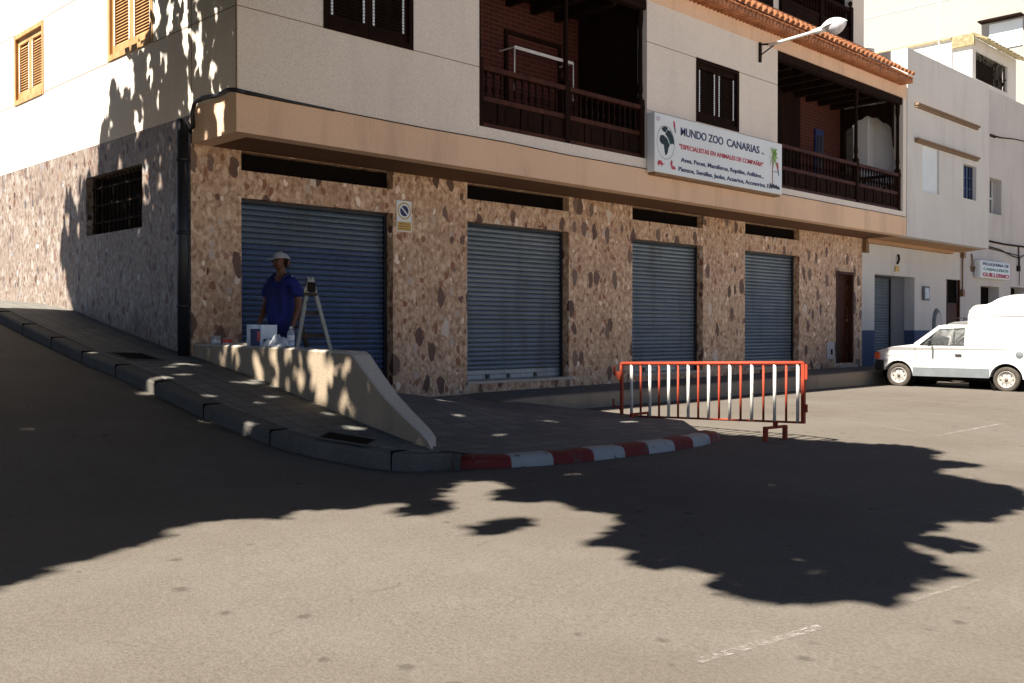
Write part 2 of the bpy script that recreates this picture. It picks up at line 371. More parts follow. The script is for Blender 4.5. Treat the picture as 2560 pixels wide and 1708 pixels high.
# kerb joints on the hill
mb = MB(); y = 7.0
while y < 19:
    xk = side_x(y); z = S(y); mb.box(xk-.004, xk+.17, y-.005, y+.005, z-.3, z+.0015); y += 1.0
tag(mb.build('kerb_joints', M['black']), kind='structure')
# apron in front of the shop
def in_ap(x, y):
    if y > 11.5: return False
    front = ip(PK, x) + .05 if x <= 9.55 else 6.34 + (x-9.55)*2.2
    return y > front
def ap_front(x): return ip(PK, x)+.16 if x <= 9.5 else 6.36
mb = MB(); X = fr(5.9, 10.3, .22)
cols = []
for x in X:
    y0 = ap_front(x) if x <= 9.5 else 6.5 + (x-9.5)*1.0
    if x < 6.15: y0 = max(y0, 6.72)
    cols.append([(x, y0 + (11.52-y0)*t/26, apron_z(x, y0 + (11.52-y0)*t/26) ) for t in range(27)])
for a, b in zip(cols, cols[1:]):
    for k in range(26): mb.quad(a[k], a[k+1], b[k+1], b[k])
a = cols[-1]
for k in range(26): # low edge to the parking ground
    p, q = a[k], a[k+1]; mb.quad(p, q, (q[0]+.25, q[1], road_z(q[0]+.25, q[1])-.02), (p[0]+.25, p[1], road_z(p[0]+.25, p[1])-.02))
for c0, c1 in zip(cols, cols[1:]):
    if c0[0][0] > 9.5: mb.quad(c0[0], c1[0], (c1[0][0]+.15, c1[0][1]-.18, .17), (c0[0][0]+.15, c0[0][1]-.18, .17))
for p in mb.v: pass
tag(mb.build('apron', M['apron']), kind='structure')
# painted kerb
mb = MB()
import bisect
def pk_at(t):
    L = [0]
    for a, b in zip(PK, PK[1:]): L.append(L[-1]+math.dist(a, b))
    t = min(t, L[-1]); i = min(len(L)-2, max(0, bisect.bisect_right(L, t)-1)); f = (t-L[i])/(L[i+1]-L[i])
    p = (PK[i][0]+(PK[i+1][0]-PK[i][0])*f, PK[i][1]+(PK[i+1][1]-PK[i][1])*f)
    d = (PK[i+1][0]-PK[i][0], PK[i+1][1]-PK[i][1]); l = math.hypot(*d); return p, (-d[1]/l, d[0]/l), L[-1]
tot = pk_at(0)[2]; nseg = 64
cuts = [0, .135, .25, .37, .48, .585, .685, .78, .885, 1.01]
def krow(t):
    p, n, _ = pk_at(t); zt = .350 + .004*math.sin(t*9) ; z0 = .20
    e = sstep(tot-.16, tot, t); zt -= .10*e*e; w2 = .19*(1-.5*e*e)
    P = lambda o, z: (p[0]+n[0]*o, p[1]+n[1]*o, z)
    return [P(-.035, z0), P(-.024, zt-.05), P(-.004, zt-.016), P(.035, zt), P(w2-.03, zt+.004), P(w2, zt-.006), P(w2+.01, z0)]
for i in range(nseg):
    t0, t1 = tot*i/nseg, tot*(i+1)/nseg
    k = sum(1 for c in cuts if c <= (i+.5)/nseg)-1
    a, b = krow(t0), krow(t1)
    for j in range(6): mb.add([a[j], a[j+1], b[j+1], b[j]], [(0, 1, 2, 3)], k % 2, True)
e = krow(tot); mb.add(e, [tuple(range(7))], 0)
tag(mb.build('kerb', [M['kerb_red'], M['kerb_white']]), kind='structure')
# shop front pavement strip and its kerb
mb = MB(); X = fr(10.05, 29.9, .6) + [32, 40, 60]
def stz(x): return ip([(10,.47),(10.6,.50),(14.6,.525),(22.5,.585),(30,.60)], x)
def sty(x): return 10.28 - .30*0 if x > 11 else 10.28
for x0, x1 in zip(X, X[1:]):
    za, zb = stz(x0), stz(x1)
    R0 = [(x0, 10.24, .15), (x0, 10.245, za-.03), (x0, 10.27, za-.004), (x0, 10.40, za), (x0, 11.55, za+.015)]
    R1 = [(x1, 10.24, .15), (x1, 10.245, zb-.03), (x1, 10.27, zb-.004), (x1, 10.40, zb), (x1, 11.55, zb+.015)]
    for k in range(4): mb.quad(R0[k], R0[k+1], R1[k+1], R1[k], 0 if k < 3 else 1)
mb.quad((10.05,10.24,.15),(10.05,11.55,.15),(10.05,11.55,.485),(10.05,10.24,.44))
tag(mb.build('shop_pavement', [M['concrete'], M['paving']]), kind='structure')
# unseen pale paving added behind the camera to bounce light onto the facade
mb = MB(); X = fr(-40, 90, 10); 
for x0, x1 in zip(X, X[1:]):
    for y0, y1 in zip(fr(-70, -.8, 8), fr(-70, -.8, 8)[1:]): mb.quad((x0,y0,.03*max(-20,y0)+.012),(x1,y0,.03*max(-20,y0)+.012),(x1,y1,.03*max(-20,y1)+.012),(x0,y1,.03*max(-20,y1)+.012))
tag(mb.build('bounce_paving', M['bounce_ground']), kind='structure')
# road markings (4 mm above the road)
def mark(pts, wd, mt, name='road_marking'):
    mb = MB()
    for (x0, y0), (x1, y1) in zip(pts, pts[1:]):
        n = max(1, int(math.dist((x0,y0),(x1,y1))/.3)); l = math.dist((x0,y0),(x1,y1)); nx, ny = -(y1-y0)/l*wd/2, (x1-x0)/l*wd/2
        for i in range(n):
            a, b = i/n, (i+1)/n; q = []
            for t, s_ in ((a,-1),(b,-1),(b,1),(a,1)):
                x = x0+(x1-x0)*t+nx*s_; y = y0+(y1-y0)*t+ny*s_; q.append((x, y, road_z(x, y)+.004))
            mb.quad(*q)
    return mb
mm = MB()
for p, wd in (([(9.95,6.1),(9.47,4.83)], .055), ([(13.3,7.3),(12.33,4.98)], .06), ([(15.6,9.2),(15.5,7.2),(14.5,4.95)], .06), ([(17.9,9.5),(17.0,5.0)], .06), ([(9.47,4.83),(10.6,4.75)], .05), ([(5.12,2.19),(5.86,2.11)], .03)):
    k = mark(p, wd, None); mm.add(k.v, k.f)
tag(mm.build('road_marking', M['mark_faint']), kind='structure')
mm = MB()
for p, wd in (([(3.52,2.42),(4.36,2.30)], .055), ([(12.33,4.98),(14.6,4.98)], .06)):
    k = mark(p, wd, None); mm.add(k.v, k.f)
tag(mm.build('road_marking', M['mark']), kind='structure')

# ------------------------------------------------------------------ the shop building
WY, OY, SX = 11.49, 10.38, 5.87
B = thing('apartment_building', (SX, WY, .4), 'corner building with stone-clad ground floor, four roller shutters and dark wooden balconies', 'building')
SH = [(6.56, 9.01), (10.47, 12.84), (14.60, 16.88), (18.44, 20.72)]
DOOR = (22.48, 23.39, .70, 2.93)
mb = MB()
holes = [(a, b, .70 if i else .70, 3.20) for i, (a, b) in enumerate(SH)] + [(a, b, 3.55, 3.795) for a, b in SH] + [DOOR]
wall(mb, FY, SX, 23.85, .15, 3.80, WY, WY+.28, holes)
mb.build('stone_wall', M['stone'], B); mb = MB()
wall(mb, FX, WY+.002, 60, .2, 3.80, SX-.002, SX+.28, [(12.84, 14.68, 2.873, 3.715)])
mb.quad((SX, 11.47, 3.80), (SX, 60, 3.80), (SX, 60, 4.14), (SX, 11.47, 4.2))
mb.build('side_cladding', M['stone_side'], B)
# side upper wall and front upper wall
W1 = (16.3, 17.6, 5.22, 6.38); W2 = (12.5, 13.89, 5.25, 6.45)
mb = MB(); wall(mb, FX, OY+.004, 60, 4.235, 12, SX-.003, SX+.25, [W1, W2])
wall(mb, FX, 11.47, 60, 4.15, 4.235, SX-.003, SX+.25, [])
mb.build('side_wall', M['stucco'], B)
WA = (7.06, 8.48, 5.233, 6.41); WB = (15.02, 16.42, 5.26, 6.41); B1 = (9.69, 13.58, 4.41, 7.10); B2 = (17.84, 23.66, 4.37, 7.10)
mb = MB(); wall(mb, FY, SX, 23.85, 4.235, 7.10, OY, OY+.22, [WA, WB, B1, B2]); mb.build('front_wall', M['stucco'], B)
mb = MB(); wall(mb, FY, SX-.006, 23.85, 7.10, 7.45, OY-.006, OY+.3, []); mb.build('upper_fascia', M['stucco_tan'], B)
mb = MB()
mb.box(SX-.008, 23.85, OY-.008, OY+.22, 3.79, 4.235); mb.box(SX-.008, SX+.25, OY+.22, 11.44, 3.79, 4.235)
mb.build('fascia_band', M['stucco_tan'], B)
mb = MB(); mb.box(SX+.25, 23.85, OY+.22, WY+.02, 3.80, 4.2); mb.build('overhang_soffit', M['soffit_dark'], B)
mb = MB()  # thin joints in the render
for z in (5.243, 6.40):
    for a, b in ((SX, WA[0]), (WA[1], B1[0]), (B1[1], WB[0]), (WB[1], B2[0])):
        mb.box(a, b, OY-.003, OY+.01, z-.005, z+.005)
    for a, b in ((OY, W2[0]), (W2[1], W1[0]), (W1[1], 40)): mb.box(SX-.006, SX+.01, a, b, z-.005, z+.005)
mb.box(SX-.006, SX+.01, 11.45, 11.458, 4.24, 12)
mb.box(SX-.008, SX+.006, OY-.008, OY+.006, 4.24, 12); mb.build('render_joint', M['rust_iron'], B)
# interior floor slabs / backing so that no light leaks
mb = MB(); mb.box(SX+.25, 23.85, OY+.22, 11.0, 7.15, 7.42); mb.box(SX+.25, 23.8, 10.9, 40, 11.8, 12); mb.box(SX+.3, 23.8, WY+.3, 40, 4.0, 4.2)
mb.box(SX+.30, 23.6, WY+.9, WY+1.0, .3, 4.0); mb.box(SX+.26, SX+.8, 11.0, 40, 4.3, 4.4)
mb.build('floor_slab', M['black'], B)

# louvred window builder.  f(a, t, z): a along, t outward(+ = towards viewer), z
def louvre_window(parent, f, a0, a1, z0, z1, mt, label=None, lite=None):
    mb = MB()
    fr_ = .07
    def bx(m, A0, A1, T0, T1, Z0, Z1, mi=0):
        P = [f(a, t, z) for z in (Z0, Z1) for a, t in ((A0,T0),(A1,T0),(A1,T1),(A0,T1))]
        m.add(P, [(0,3,2,1),(4,5,6,7),(0,1,5,4),(1,2,6,5),(2,3,7,6),(3,0,4,7)], mi)
    bx(mb, a0, a0+fr_, -.12, .015, z0, z1); bx(mb, a1-fr_, a1, -.12, .015, z0, z1)
    bx(mb, a0+fr_, a1-fr_, -.12, .015, z1-fr_, z1); bx(mb, a0+fr_, a1-fr_, -.12, .022, z0, z0+fr_*1.1)
    bx(mb, a0, a1, -.20, -.17, z0, z1)
    wnd = mb.build('window', mt, parent)
    if label: wnd['label'] = label
    mid = (a0+a1)/2
    for p, q in ((a0+fr_, mid-.003), (mid+.003, a1-fr_)):
        m = MB(); st = .085
        bx(m, p, p+st, -.07, -.03, z0+fr_, z1-fr_); bx(m, q-st, q, -.07, -.03, z0+fr_, z1-fr_)
        bx(m, p+st, q-st, -.07, -.03, z1-fr_-.1, z1-fr_); bx(m, p+st, q-st, -.07, -.03, z0+fr_, z0+fr_+.13)
        z = z0+fr_+.13; n = int((z1-fr_-.1-z)/.042)
        for i in range(n):
            zz = z+.042*i
            P = [f(p+st, -.03, zz), f(q-st, -.03, zz), f(q-st, -.065, zz+.046), f(p+st, -.065, zz+.046),
                 f(p+st, -.037, zz-.008), f(q-st, -.037, zz-.008), f(q-st, -.072, zz+.038), f(p+st, -.072, zz+.038)]
            m.add(P, [(0,1,2,3),(4,7,6,5),(0,4,5,1),(3,2,6,7)], 0)
        if lite:   # white dashes beside the slats
            for e in (p+st-.02, q-st): 
                for i in range(n): bx(m, e-.006, e+.024, -.029, -.022, z+.042*i+.004, z+.042*i+.037, 1)
        m.build('shutter', [mt, M['sign_white']] if lite else mt, wnd)
    return wnd
fF = lambda a, t, z: (a, OY - t, z)
fS = lambda a, t, z: (SX - t, a, z)
louvre_window(B, fF, *WA, M['dark_wood'], 'dark louvred window in the front wall near the corner', True)
louvre_window(B, fF, *WB, M['dark_wood'], 'dark louvred window above the shop sign', True)
louvre_window(B, fS, *W1, M['tan_wood'], 'sunlit tan louvred window far along the side wall', True)
louvre_window(B, fS, *W2, M['tan_wood'], 'tan louvred window half in tree shadow on the side wall', True)
# barred window on the side
mb = MB(); mb.box(SX+.25, SX+.28, 12.84, 14.68, 2.873, 3.715); mb.box(SX+.14, SX+.2, 12.84, 12.9, 2.873, 3.715); mb.box(SX+.14, SX+.2, 14.62, 14.68, 2.873, 3.715)
bw = mb.build('barred_window', M['black'], B)
mb = MB()
for i in range(14):
    y = 12.90+i*.134; mb.bar((SX+.1, y, 2.875), (SX+.1, y, 3.713), .016, .016)
for k, z in enumerate((3.05, 3.3, 3.55)): mb.box(SX+.08, SX+.094, 12.842, 14.678, z-.012, z+.012)
mb.build('grille', M['barred'], bw)
# roller shutters
def roller(x0, x1, z0, z1, y, parent, painted=None, label=None):
    mb = MB(); pitch = .074; z = z0+.16; n = int((z1-z)/pitch)+1
    P = [(.0, 0), (.022, .010), (.032, .034), (.024, .058), (.002, .068), (.002, .074)]
    rowsv = []
    for i in range(n):
        for d, h in P[:-1]: rowsv.append((y-d, z+i*pitch+h, z+i*pitch))
    rowsv = [r_ for r_ in rowsv if r_[1] < z1]
    for a, b in zip(rowsv, rowsv[1:]):
        mi = 1 if (painted and a[2] < painted) else 0
        mb.add([(x0, a[0], a[1]), (x1, a[0], a[1]), (x1, b[0], b[1]), (x0, b[0], b[1])], [(0, 1, 2, 3)], mi, False)
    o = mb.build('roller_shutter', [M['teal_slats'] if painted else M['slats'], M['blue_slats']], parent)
    if label: o['label'] = label
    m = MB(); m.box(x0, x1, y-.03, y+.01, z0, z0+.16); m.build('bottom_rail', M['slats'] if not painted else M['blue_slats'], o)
    m = MB(); m.box(x0, x0+.03, y-.06, y+.02, z0, z1); m.box(x1-.05, x1, y-.06, y+.02, z0, z1); m.box(x0+.03, x1-.05, y-.08, y+.02, z1-.04, z1+.0); m.build('guide_rail', M['black_plastic'], o)
    for t in (.25, .45, .72):
        m = MB(); xx = x0+(x1-x0)*t; m.box(xx-.03, xx+.03, y-.05, y-.03, z0+.02, z0+.09); m.build('lock', M['black_plastic'], o)
    return o
for i, (a, b) in enumerate(SH):
    roller(a+.002, b-.002, .70, 3.198, WY+.2, B, painted=2.58 if i == 0 else None, label='roller shutter with its lower slats painted blue, behind the painter' if i == 0 else None)
mb = MB()
for a, b in SH: mb.box(a-.01, b+.01, WY+.24, WY+.262, 3.5, 3.8)
for i, (a, b) in enumerate(SH):
    if i == 0: continue
for i, (a, b) in enumerate(SH):
    m = MB(); m.box(a+.001, b-.001, WY+.14, WY+.18, 3.555, 3.79); m.build('transom_window', M['black'], B)
    m = MB(); m.box(a-.03 if i else a, b+.06, WY-.05 if i else WY+.02, WY+.2, .655, .698); m.build('door_sill', M['concrete_top'], B)
# wooden entrance door
m = MB(); x0, x1, z0, z1 = DOOR
m.box(x0, x0+.07, WY-.01, WY+.12, z0, z1); m.box(x1-.07, x1, WY-.01, WY+.12, z0, z1); m.box(x0+.07, x1-.07, WY-.01, WY+.12, z1-.07, z1)
m.box(x0+.07, x1-.07, WY+.14, WY+.2, z0, z1-.07)
for zz in (.85, 1.35, 1.85, 2.35): m.box(x0+.17, x1-.17, WY+.125, WY+.139, zz, zz+.38)
d = m.build('entrance_door', M['red_wood'], B); m = MB(); m.lathe([(.0,-.03),(.03,-.025),(.035,0),(.02,.02),(.02,.06)], (x1-.15, WY+.1, 1.75), 10, axis='y'); m.build('handle', M['rust_iron'], d)
m = MB(); m.box(x0+.02, x1+.0, WY-.12, WY+.1, .60, .66); m.build('step', M['concrete_top'], B)
m = MB(); m.box(22.02, 22.38, WY-.02, WY+.01, .82, 1.22); m.box(22.2, 22.27, WY-.03, WY-.015, .92, 1.05, 1); m.build('meter_cover', [M['pink_wall'], M['black']], B)

# balconies ---------------------------------------------------------------
def baluster(mb, x, y, z0, z1, r=.026, n=7):
    h = z1-z0; mb.lathe([(r*.9,0),(r*.9,h*.08),(r*.55,h*.12),(r*1.25,h*.32),(r*.6,h*.5),(r*.5,h*.72),(r*.9,h*.86),(r*.9,h)], (x, y, z0), n)
def balcony(x0, x1, z0, z1, posts, depth, label, endopen=False):
    bal = MB(); yb = OY+depth
    bal.quad((x0, yb, z0), (x1, yb, z0), (x1, yb, z1), (x0, yb, z1), 0)
    bal.quad((x0, OY+.2, z0), (x0, yb, z0), (x0, yb, z1), (x0, OY+.2, z1), 0)
    if not endopen: bal.quad((x1, OY+.2, z0), (x1, yb, z0), (x1, yb, z1), (x1, OY+.2, z1), 1)
    bal.quad((x0, OY+.2, z0), (x1, OY+.2, z0), (x1, yb, z0), (x0, yb, z0), 2); bal.box(x0, x1, OY+.221, yb, z1-.001, z1+.03, 1)
    b = bal.build('balcony', [M['brick'], M['dark_wood'], M['soffit']], B); b['label'] = label
    y = OY+.09
    m = MB(); m.box(x0, x1, OY+.02, OY+.16, z1-.16, z1-.002)        # beam
    n = int((x1-x0)/.6)
    for i in range(n): xx = x0+.3+i*.6; m.box(xx-.05, xx+.05, OY+.22, yb, z1-.17, z1-.02)
    m.build('beam', M['dark_wood'], b)
    for px in posts:
        m = MB(); m.box(px-.055, px+.055, y-.055, y+.055, z0, z0+1.0); m.lathe([(.05,0),(.035,.08),(.05,.16),(.04,.3),(.036,z1-z0-1.5),(.05,z1-z0-1.35),(.05,z1-z0-1.16)], (px, y, z0+1.0), 10)
        m.build('post', M['dark_wood'], b)
    seg = [x0] + [p for p in posts if x0+.1 < p < x1-.1] + [x1]
    zr = z0+.90; zm = z0+.46
    m = MB()
    for a, c in zip(seg, seg[1:]):
        m.box(a+.0, c-.0, y-.05, y+.05, zr-.07, zr); m.box(a, c, y-.035, y+.035, zm-.07, zm); m.box(a, c, y-.045, y+.045, z0, z0+.07)
    m.build('handrail', M['red_wood'], b)
    m = MB()
    for a, c in zip(seg, seg[1:]):
        k = max(1, round((c-a)/.46)); wd = (c-a)/k
        for i in range(k):
            p, q = a+wd*i, a+wd*(i+1)
            m.box(p+.0, p+.05, y-.03, y+.03, z0+.07, zm-.07); m.box(q-.05, q, y-.03, y+.03, z0+.07, zm-.07)
            m.box(p+.05, q-.05, y-.008, y+.01, z0+.07, zm-.07); m.box(p+.11, q-.11, y-.022, y-.008, z0+.13, zm-.13)
    m.build('panelling', M['dark_wood'], b)
    total = 0
    for a, c in zip(seg, seg[1:]):
        k = max(2, round((c-a)/.145)); wd = (c-a)/k
        for i in range(k):
            total += 1; mm = MB(); baluster(mm, a+wd*(i+.5), y, zm-.001, zr-.069); mm.build('baluster', M['dark_wood'], b)
    return b, yb
bA, yb = balcony(*B1, [B1[0]+.06, 11.62, B1[1]-.07], 1.55, 'large dark wooden balcony with a clothes line frame, left of the shop sign')
louvre_window(bA, lambda a, t, z: (a, yb-.02-t, z), 11.70, 13.1, 5.0, 6.54, M['dark_wood'], None, True)
m = MB(); m.tube([(11.6, yb-.35, 5.45), (11.6, yb-.35, 6.15), (13.05, yb-.35, 6.15), (13.05, yb-.35, 5.5)], .016, 6)
m.bar((11.6, yb-.35, 6.15), (13.05, yb-.35, 6.15), .02, .05)
for x in (11.6, 13.05): m.bar((x, yb-.35, 6.15), (x, yb, 6.15), .02, .02)
m.build('clothes_frame', M['lamp_white'], bA)
for i in range(5): pass
m = MB()
for i in range(9): m.box(11.9+i*.17, 11.9+i*.17+.07, OY+.5, OY+.52, 4.9, 5.0)
m.build('peg_basket', M['pink_wall'], bA)
bB, yb2 = balcony(*B2, [21.4, 23.56], 1.5, 'dark wooden balcony with a scalloped end arch, right of the shop sign', True)
# scalloped arch at the open end
def scal(n=26):
    y0, y1 = OY+.15, OY+1.5; zt = 7.0; pts = [(y0, zt), (y1, zt)]
    mid = (y0+y1)/2; out = []
    for i in range(n+1):
        t = i/n; y = y1+(y0-y1)*t; u = abs(t-.5)*2
        z = 6.72-.42*u**1.6+.05*abs(math.sin(t*math.pi*5)); 
        if u > .93: z = 5.9
        out.append((y, z))
    return pts+out
m = MB(); m.prism(scal(), lambda a, b, t: (t, a, b), 23.44, 23.50); m.box(23.42, 23.52, OY+1.38, OY+1.5, 4.37, 7.0); m.build('end_arch', M['dark_wood'], bB)
m = MB(); m.box(23.44, 23.5, OY+.15, OY+1.38, 5.2, 5.27); m.box(23.45, 23.49, OY+.15, OY+1.38, 4.37, 4.83); m.box(23.44, 23.5, OY+.15, OY+1.38, 4.78, 4.84)
for i in range(9): baluster(m, 23.47, OY+.24+i*.13, 4.84, 5.2)
m.build('end_railing', M['dark_wood'], bB)
m = MB(); m.box(20.3, 21.35, yb2-.06, yb2-.01, 4.4, 7.0); m.box(18.0, 19.75, yb2-.05, yb2-.012, 4.9, 6.6); m.box(19.1, 19.3, yb2-.05, yb2-.012, 6.6, 6.9); m.build('balcony_door', M['dark_wood'], bB)
m = MB(); m.box(22.1, 22.5, yb2-.05, yb2-.01, 4.9, 6.35); m.build('blue_window', M['navy'], bB)
m = MB(); m.box(22.15, 22.27, yb2-.06, yb2-.051, 5.0, 6.2); m.box(22.33, 22.45, yb2-.06, yb2-.051, 5.0, 6.2); m.build('window_pane', M['glass_dark'], bB)
m = MB(); m.box(20.02, 20.2, yb2-.12, yb2-.01, 6.1, 6.35); m.lathe([(.0,.16),(.05,.13),(.06,.0)], (20.11, yb2-.07, 6.36), 10, 1); m.build('alarm_lamp', [M['lamp_white'], M['tin_red']], bB)
# tiled eave ---------------------------------------------------------------
mb = MB(); ey, ez = 10.02, 7.47; ty, tz = 11.42, 8.42; pitch = .2
x = SX-.1; i = 0
sl = Vector((0, ty-ey, tz-ez)).normalized(); nrm = Vector((0, -sl.z, sl.y))
def barrel(mb, xc, p, q, r0, r1, up=1, mi=0, n=6):
    vs = []
    for pt, r_ in ((p, r0), (q, r1)):
        for k in range(n+1):
            t = math.pi*k/n; vs.append(Vector((xc, pt[0], pt[1])) + Vector((math.cos(t)*r_, 0, 0)) + nrm*(math.sin(t)*r_*up))
    fs = [(k, k+1, n+2+k, n+1+k) for k in range(n)]
    mb.add(vs, fs, mi, True)
    # lip thickness
    vs2 = [Vector((xc, p[0], p[1])) + Vector((math.cos(math.pi*k/n)*rr, 0, 0)) + nrm*(math.sin(math.pi*k/n)*rr*up) for rr in (r0, r0-.018) for k in range(n+1)]
    mb.add(vs2, [(k, k+1, n+2+k, n+1+k) for k in range(n)], mi)
    vs3 = [v + sl*d for v in vs2[n+1:] for d in (0,)] + [v + sl*.5 for v in vs2[n+1:]]
    mb.add(vs3, [(k, k+1, n+2+k, n+1+k) for k in range(n)], 0, True)
while x < 23.55:
    for j in range(4):
        f0 = j/4; f1 = (j+1)/4+.03
        p = (ey+(ty-ey)*f0, ez+(tz-ez)*f0+.016*(j > 0)*0+.012); q = (ey+(ty-ey)*f1, ez+(tz-ez)*f1-.012)
        jit = rnd.uniform(-.006, .006)
        barrel(mb, x+jit, (p[0]+.0, p[1]+.045), (q[0], q[1]+.035), .078, .066)
        if j == 0: barrel(mb, x+pitch/2+jit, (p[0]+.05, p[1]+.02), (q[0], q[1]+.02), .07, .07, -1)
    x += pitch
mb.build('roof_tiles', M['tile'], B)
mb = MB()
P = [(OY-.02, 7.38), (10.10, 7.42), (10.09, 7.445), (ty, tz), (ty, tz-.1), (OY-.02, 7.44)]
mb.prism([(10.38, 7.40), (10.13, 7.415), (10.10, 7.455), (11.42, 8.36), (11.42, 7.40)], lambda a, b, t: (t, a, b), SX-.12, 23.62)
mb.build('eave_bed', M['stucco_tan'], B)
mb = MB(); x = SX-.05       # small round tiles under the eave
while x < 23.55:
    mb.tube([(x, 10.07, 7.405), (x, 10.4, 7.405)], .045, 8); x += .125
mb.build('under_eave_tiles', M['tile'], B)
# third floor
mb = MB(); wall(mb, FY, SX, 23.70, 8.30, 12, 11.40, 11.62, [(9.0, 23.10, 8.45, 11.2)]); mb.quad((23.7, 11.4, 8.3), (23.7, 20, 8.3), (23.7, 20, 12), (23.7, 11.4, 12))
for xx in (12.5, 16.2, 19.6): mb.box(xx-.14, xx+.14, 11.46, 11.7, 8.3, 11.2)
mb.quad((20.2, 13.2, 8.3), (22.4, 13.2, 8.3), (22.4, 13.2, 11.3), (20.2, 13.2, 11.3)); mb.build('top_floor_wall', M['stucco'], B)
mb = MB(); mb.quad((9, 13.25, 8.3), (23.7, 13.25, 8.3), (23.7, 13.25, 11.8), (9, 13.25, 11.8)); mb.box(9, 23.5, 11.62, 13.3, 11.22, 11.3); mb.box(9, 23.69, 11.62, 13.3, 8.2, 8.4); mb.quad((23.1,11.6,8.3),(23.1,13.2,8.3),(23.1,13.2,11.3),(23.1,11.6,11.3)); mb.build('loggia_interior', M['dark_wood'], B)
mb = MB(); y = 11.45
for a, c in ((9, 12.36), (12.64, 16.06), (16.34, 19.46), (19.74, 23.1)):
    mb.box(a, c, y-.045, y+.045, 9.25, 9.33); mb.box(a, c, y-.035, y+.035, 8.80, 8.87); mb.box(a, c, y-.02, y+.02, 8.4, 8.80)
for px in (19.8, 21.55, 23.04): mb.box(px-.06, px+.06, y-.075, y+.045, 8.38, 9.36); mb.lathe([(.04,0),(.02,.03),(.055,.09),(.05,.13),(.0,.17)], (px, y-.02, 9.36), 10)
tf = mb.build('top_railing', M['dark_wood'], B)
for i in range(25):
    px = 19.7+.13*i
    if min(abs(px-q) for q in (19.8, 21.55, 23.04)) > .07:
        m = MB(); baluster(m, px, y, 8.87, 9.25, .03); m.build('baluster', M['dark_wood'], tf)

# ------------------------------------------------------------------ things fixed to the building
T = thing('drain_pipe', (5.78, 11.53, 1.2), 'thick black drain pipe on the building corner beside the parapet', 'pipe')
m = MB(); m.tube([(5.79, 11.545, 1.13), (5.79, 11.545, 4.09)], .068, 12); m.build('pipe', M['black_plastic'], T)
for z in (1.8, 2.7, 3.6):
    m = MB(); m.lathe([(.069,-.02),(.08,-.02),(.08,.02),(.069,.02)], (5.79, 11.545, z), 12); m.build('collar', M['black_plastic'], T)
m = MB(); m.tube([(5.81, 11.51, 4.06), (5.83, 11.42, 3.93), (5.82, 11.33, 3.97), (5.82, 11.35, 4.15), (5.83, 11.30, 4.27), (5.83, 11.1, 4.29), (5.83, 10.75, 4.26), (5.83, 10.5, 4.285), (5.84, 10.36, 4.26), (5.95, 10.345, 4.25)], .026, 8)
m.tube([(5.95, 10.345, 4.25), (6.6, 10.35, 4.24), (7.2, 10.352, 4.235)], [.026, .019, .015], 6); m.tube([(7.2, 10.358, 4.236), (8.6, 10.362, 4.228), (10.2, 10.358, 4.24), (11.6, 10.36, 4.222), (13.3, 10.362, 4.235), (15.5, 10.36, 4.232), (18, 10.362, 4.24), (20.5, 10.36, 4.236), (23.8, 10.36, 4.24)], [.008]*9, 5)
tag(m.build('wall_cable', M['black_plastic']), 'black cable bundle running along the top edge of the tan band', 'cable')

def text_obj(txt, h, x0, x1, zb, y, mt, parent, name='lettering', bold=0.0):
    cu = bpy.data.curves.new('t', 'FONT'); cu.body = txt; cu.size = 1; cu.extrude = .012; cu.offset = bold
    o = bpy.data.objects.new('t', cu); scene.collection.objects.link(o)
    dg = bpy.context.evaluated_depsgraph_get(); me = bpy.data.meshes.new_from_object(o.evaluated_get(dg))
    bpy.data.objects.remove(o); bpy.data.curves.remove(cu)
    mx0 = min(v.co.x for v in me.vertices); mx1 = max(v.co.x for v in me.vertices)
    for v in me.vertices:
        X_ = x0+(v.co.x-mx0)/(mx1-mx0)*(x1-x0); v.co = Vector((X_, y-v.co.z*.35, zb+v.co.y*h/.72))
    me.name = name; me.materials.clear(); me.materials.append(mt)
    ob = bpy.data.objects.new(name, me); scene.collection.objects.link(ob); setparent(ob, parent); return ob
T = thing('shop_sign', (13.56, 10.38, 4.18), 'white pet shop sign board MUNDO ZOO CANARIAS with globe and palm tree', 'sign')
m = MB(); m.box(13.56, 17.71, 10.2, 10.37, 4.18, 5.18); m.build('sign_box', M['sign_white'], T, bevel=.012)
m = MB(); m.box(13.6, 17.67, 10.22, 10.36, 4.14, 4.18); m.build('bracket', M['rust_iron'], T)
YS = 10.197
text_obj('MUNDO ZOO', .142, 14.30, 15.62, 4.886, YS, M['navy'], T, bold=.012); text_obj('CANARIAS', .142, 15.74, 16.86, 4.886, YS, M['navy'], T, bold=.012)
text_obj('S.L.', .03, 16.94, 17.06, 4.89, YS, M['navy'], T)
text_obj('"ESPECIALISTAS EN ANIMALES DE COMPAÑIA"', .082, 14.26, 17.0, 4.652, YS, M['red_ink'], T, bold=.012)
text_obj('Aves, Peces, Mamíferos, Reptiles, Anfibios...', .078, 14.31, 17.02, 4.428, YS, M['navy'], T, bold=.012)
text_obj('Piensos, Semillas, Jaulas, Acuarios, Accesorios, Etc', .078, 14.24, 17.33, 4.262, YS, M['navy'], T, bold=.012)
def flat(pts, mt, name, parent, y=YS, t=.006):
    m = MB(); m.prism(pts, lambda a, b, s_: (a, y-s_, b), 0, t); return m.build(name, mt, parent)
gx, gz = 13.865, 4.70
m = MB(); ring = [(math.cos(t*math.pi/20), math.sin(t*math.pi/20)) for t in range(40)]
m.add([(gx+c*.25*s_, YS-.003, gz+s*.285*s_) for s_ in (1, .975) for c, s in ring], [(i, (i+1) % 40, 40+(i+1) % 40, 40+i) for i in range(40)]); m.build('globe_outline', M['ink'], T)
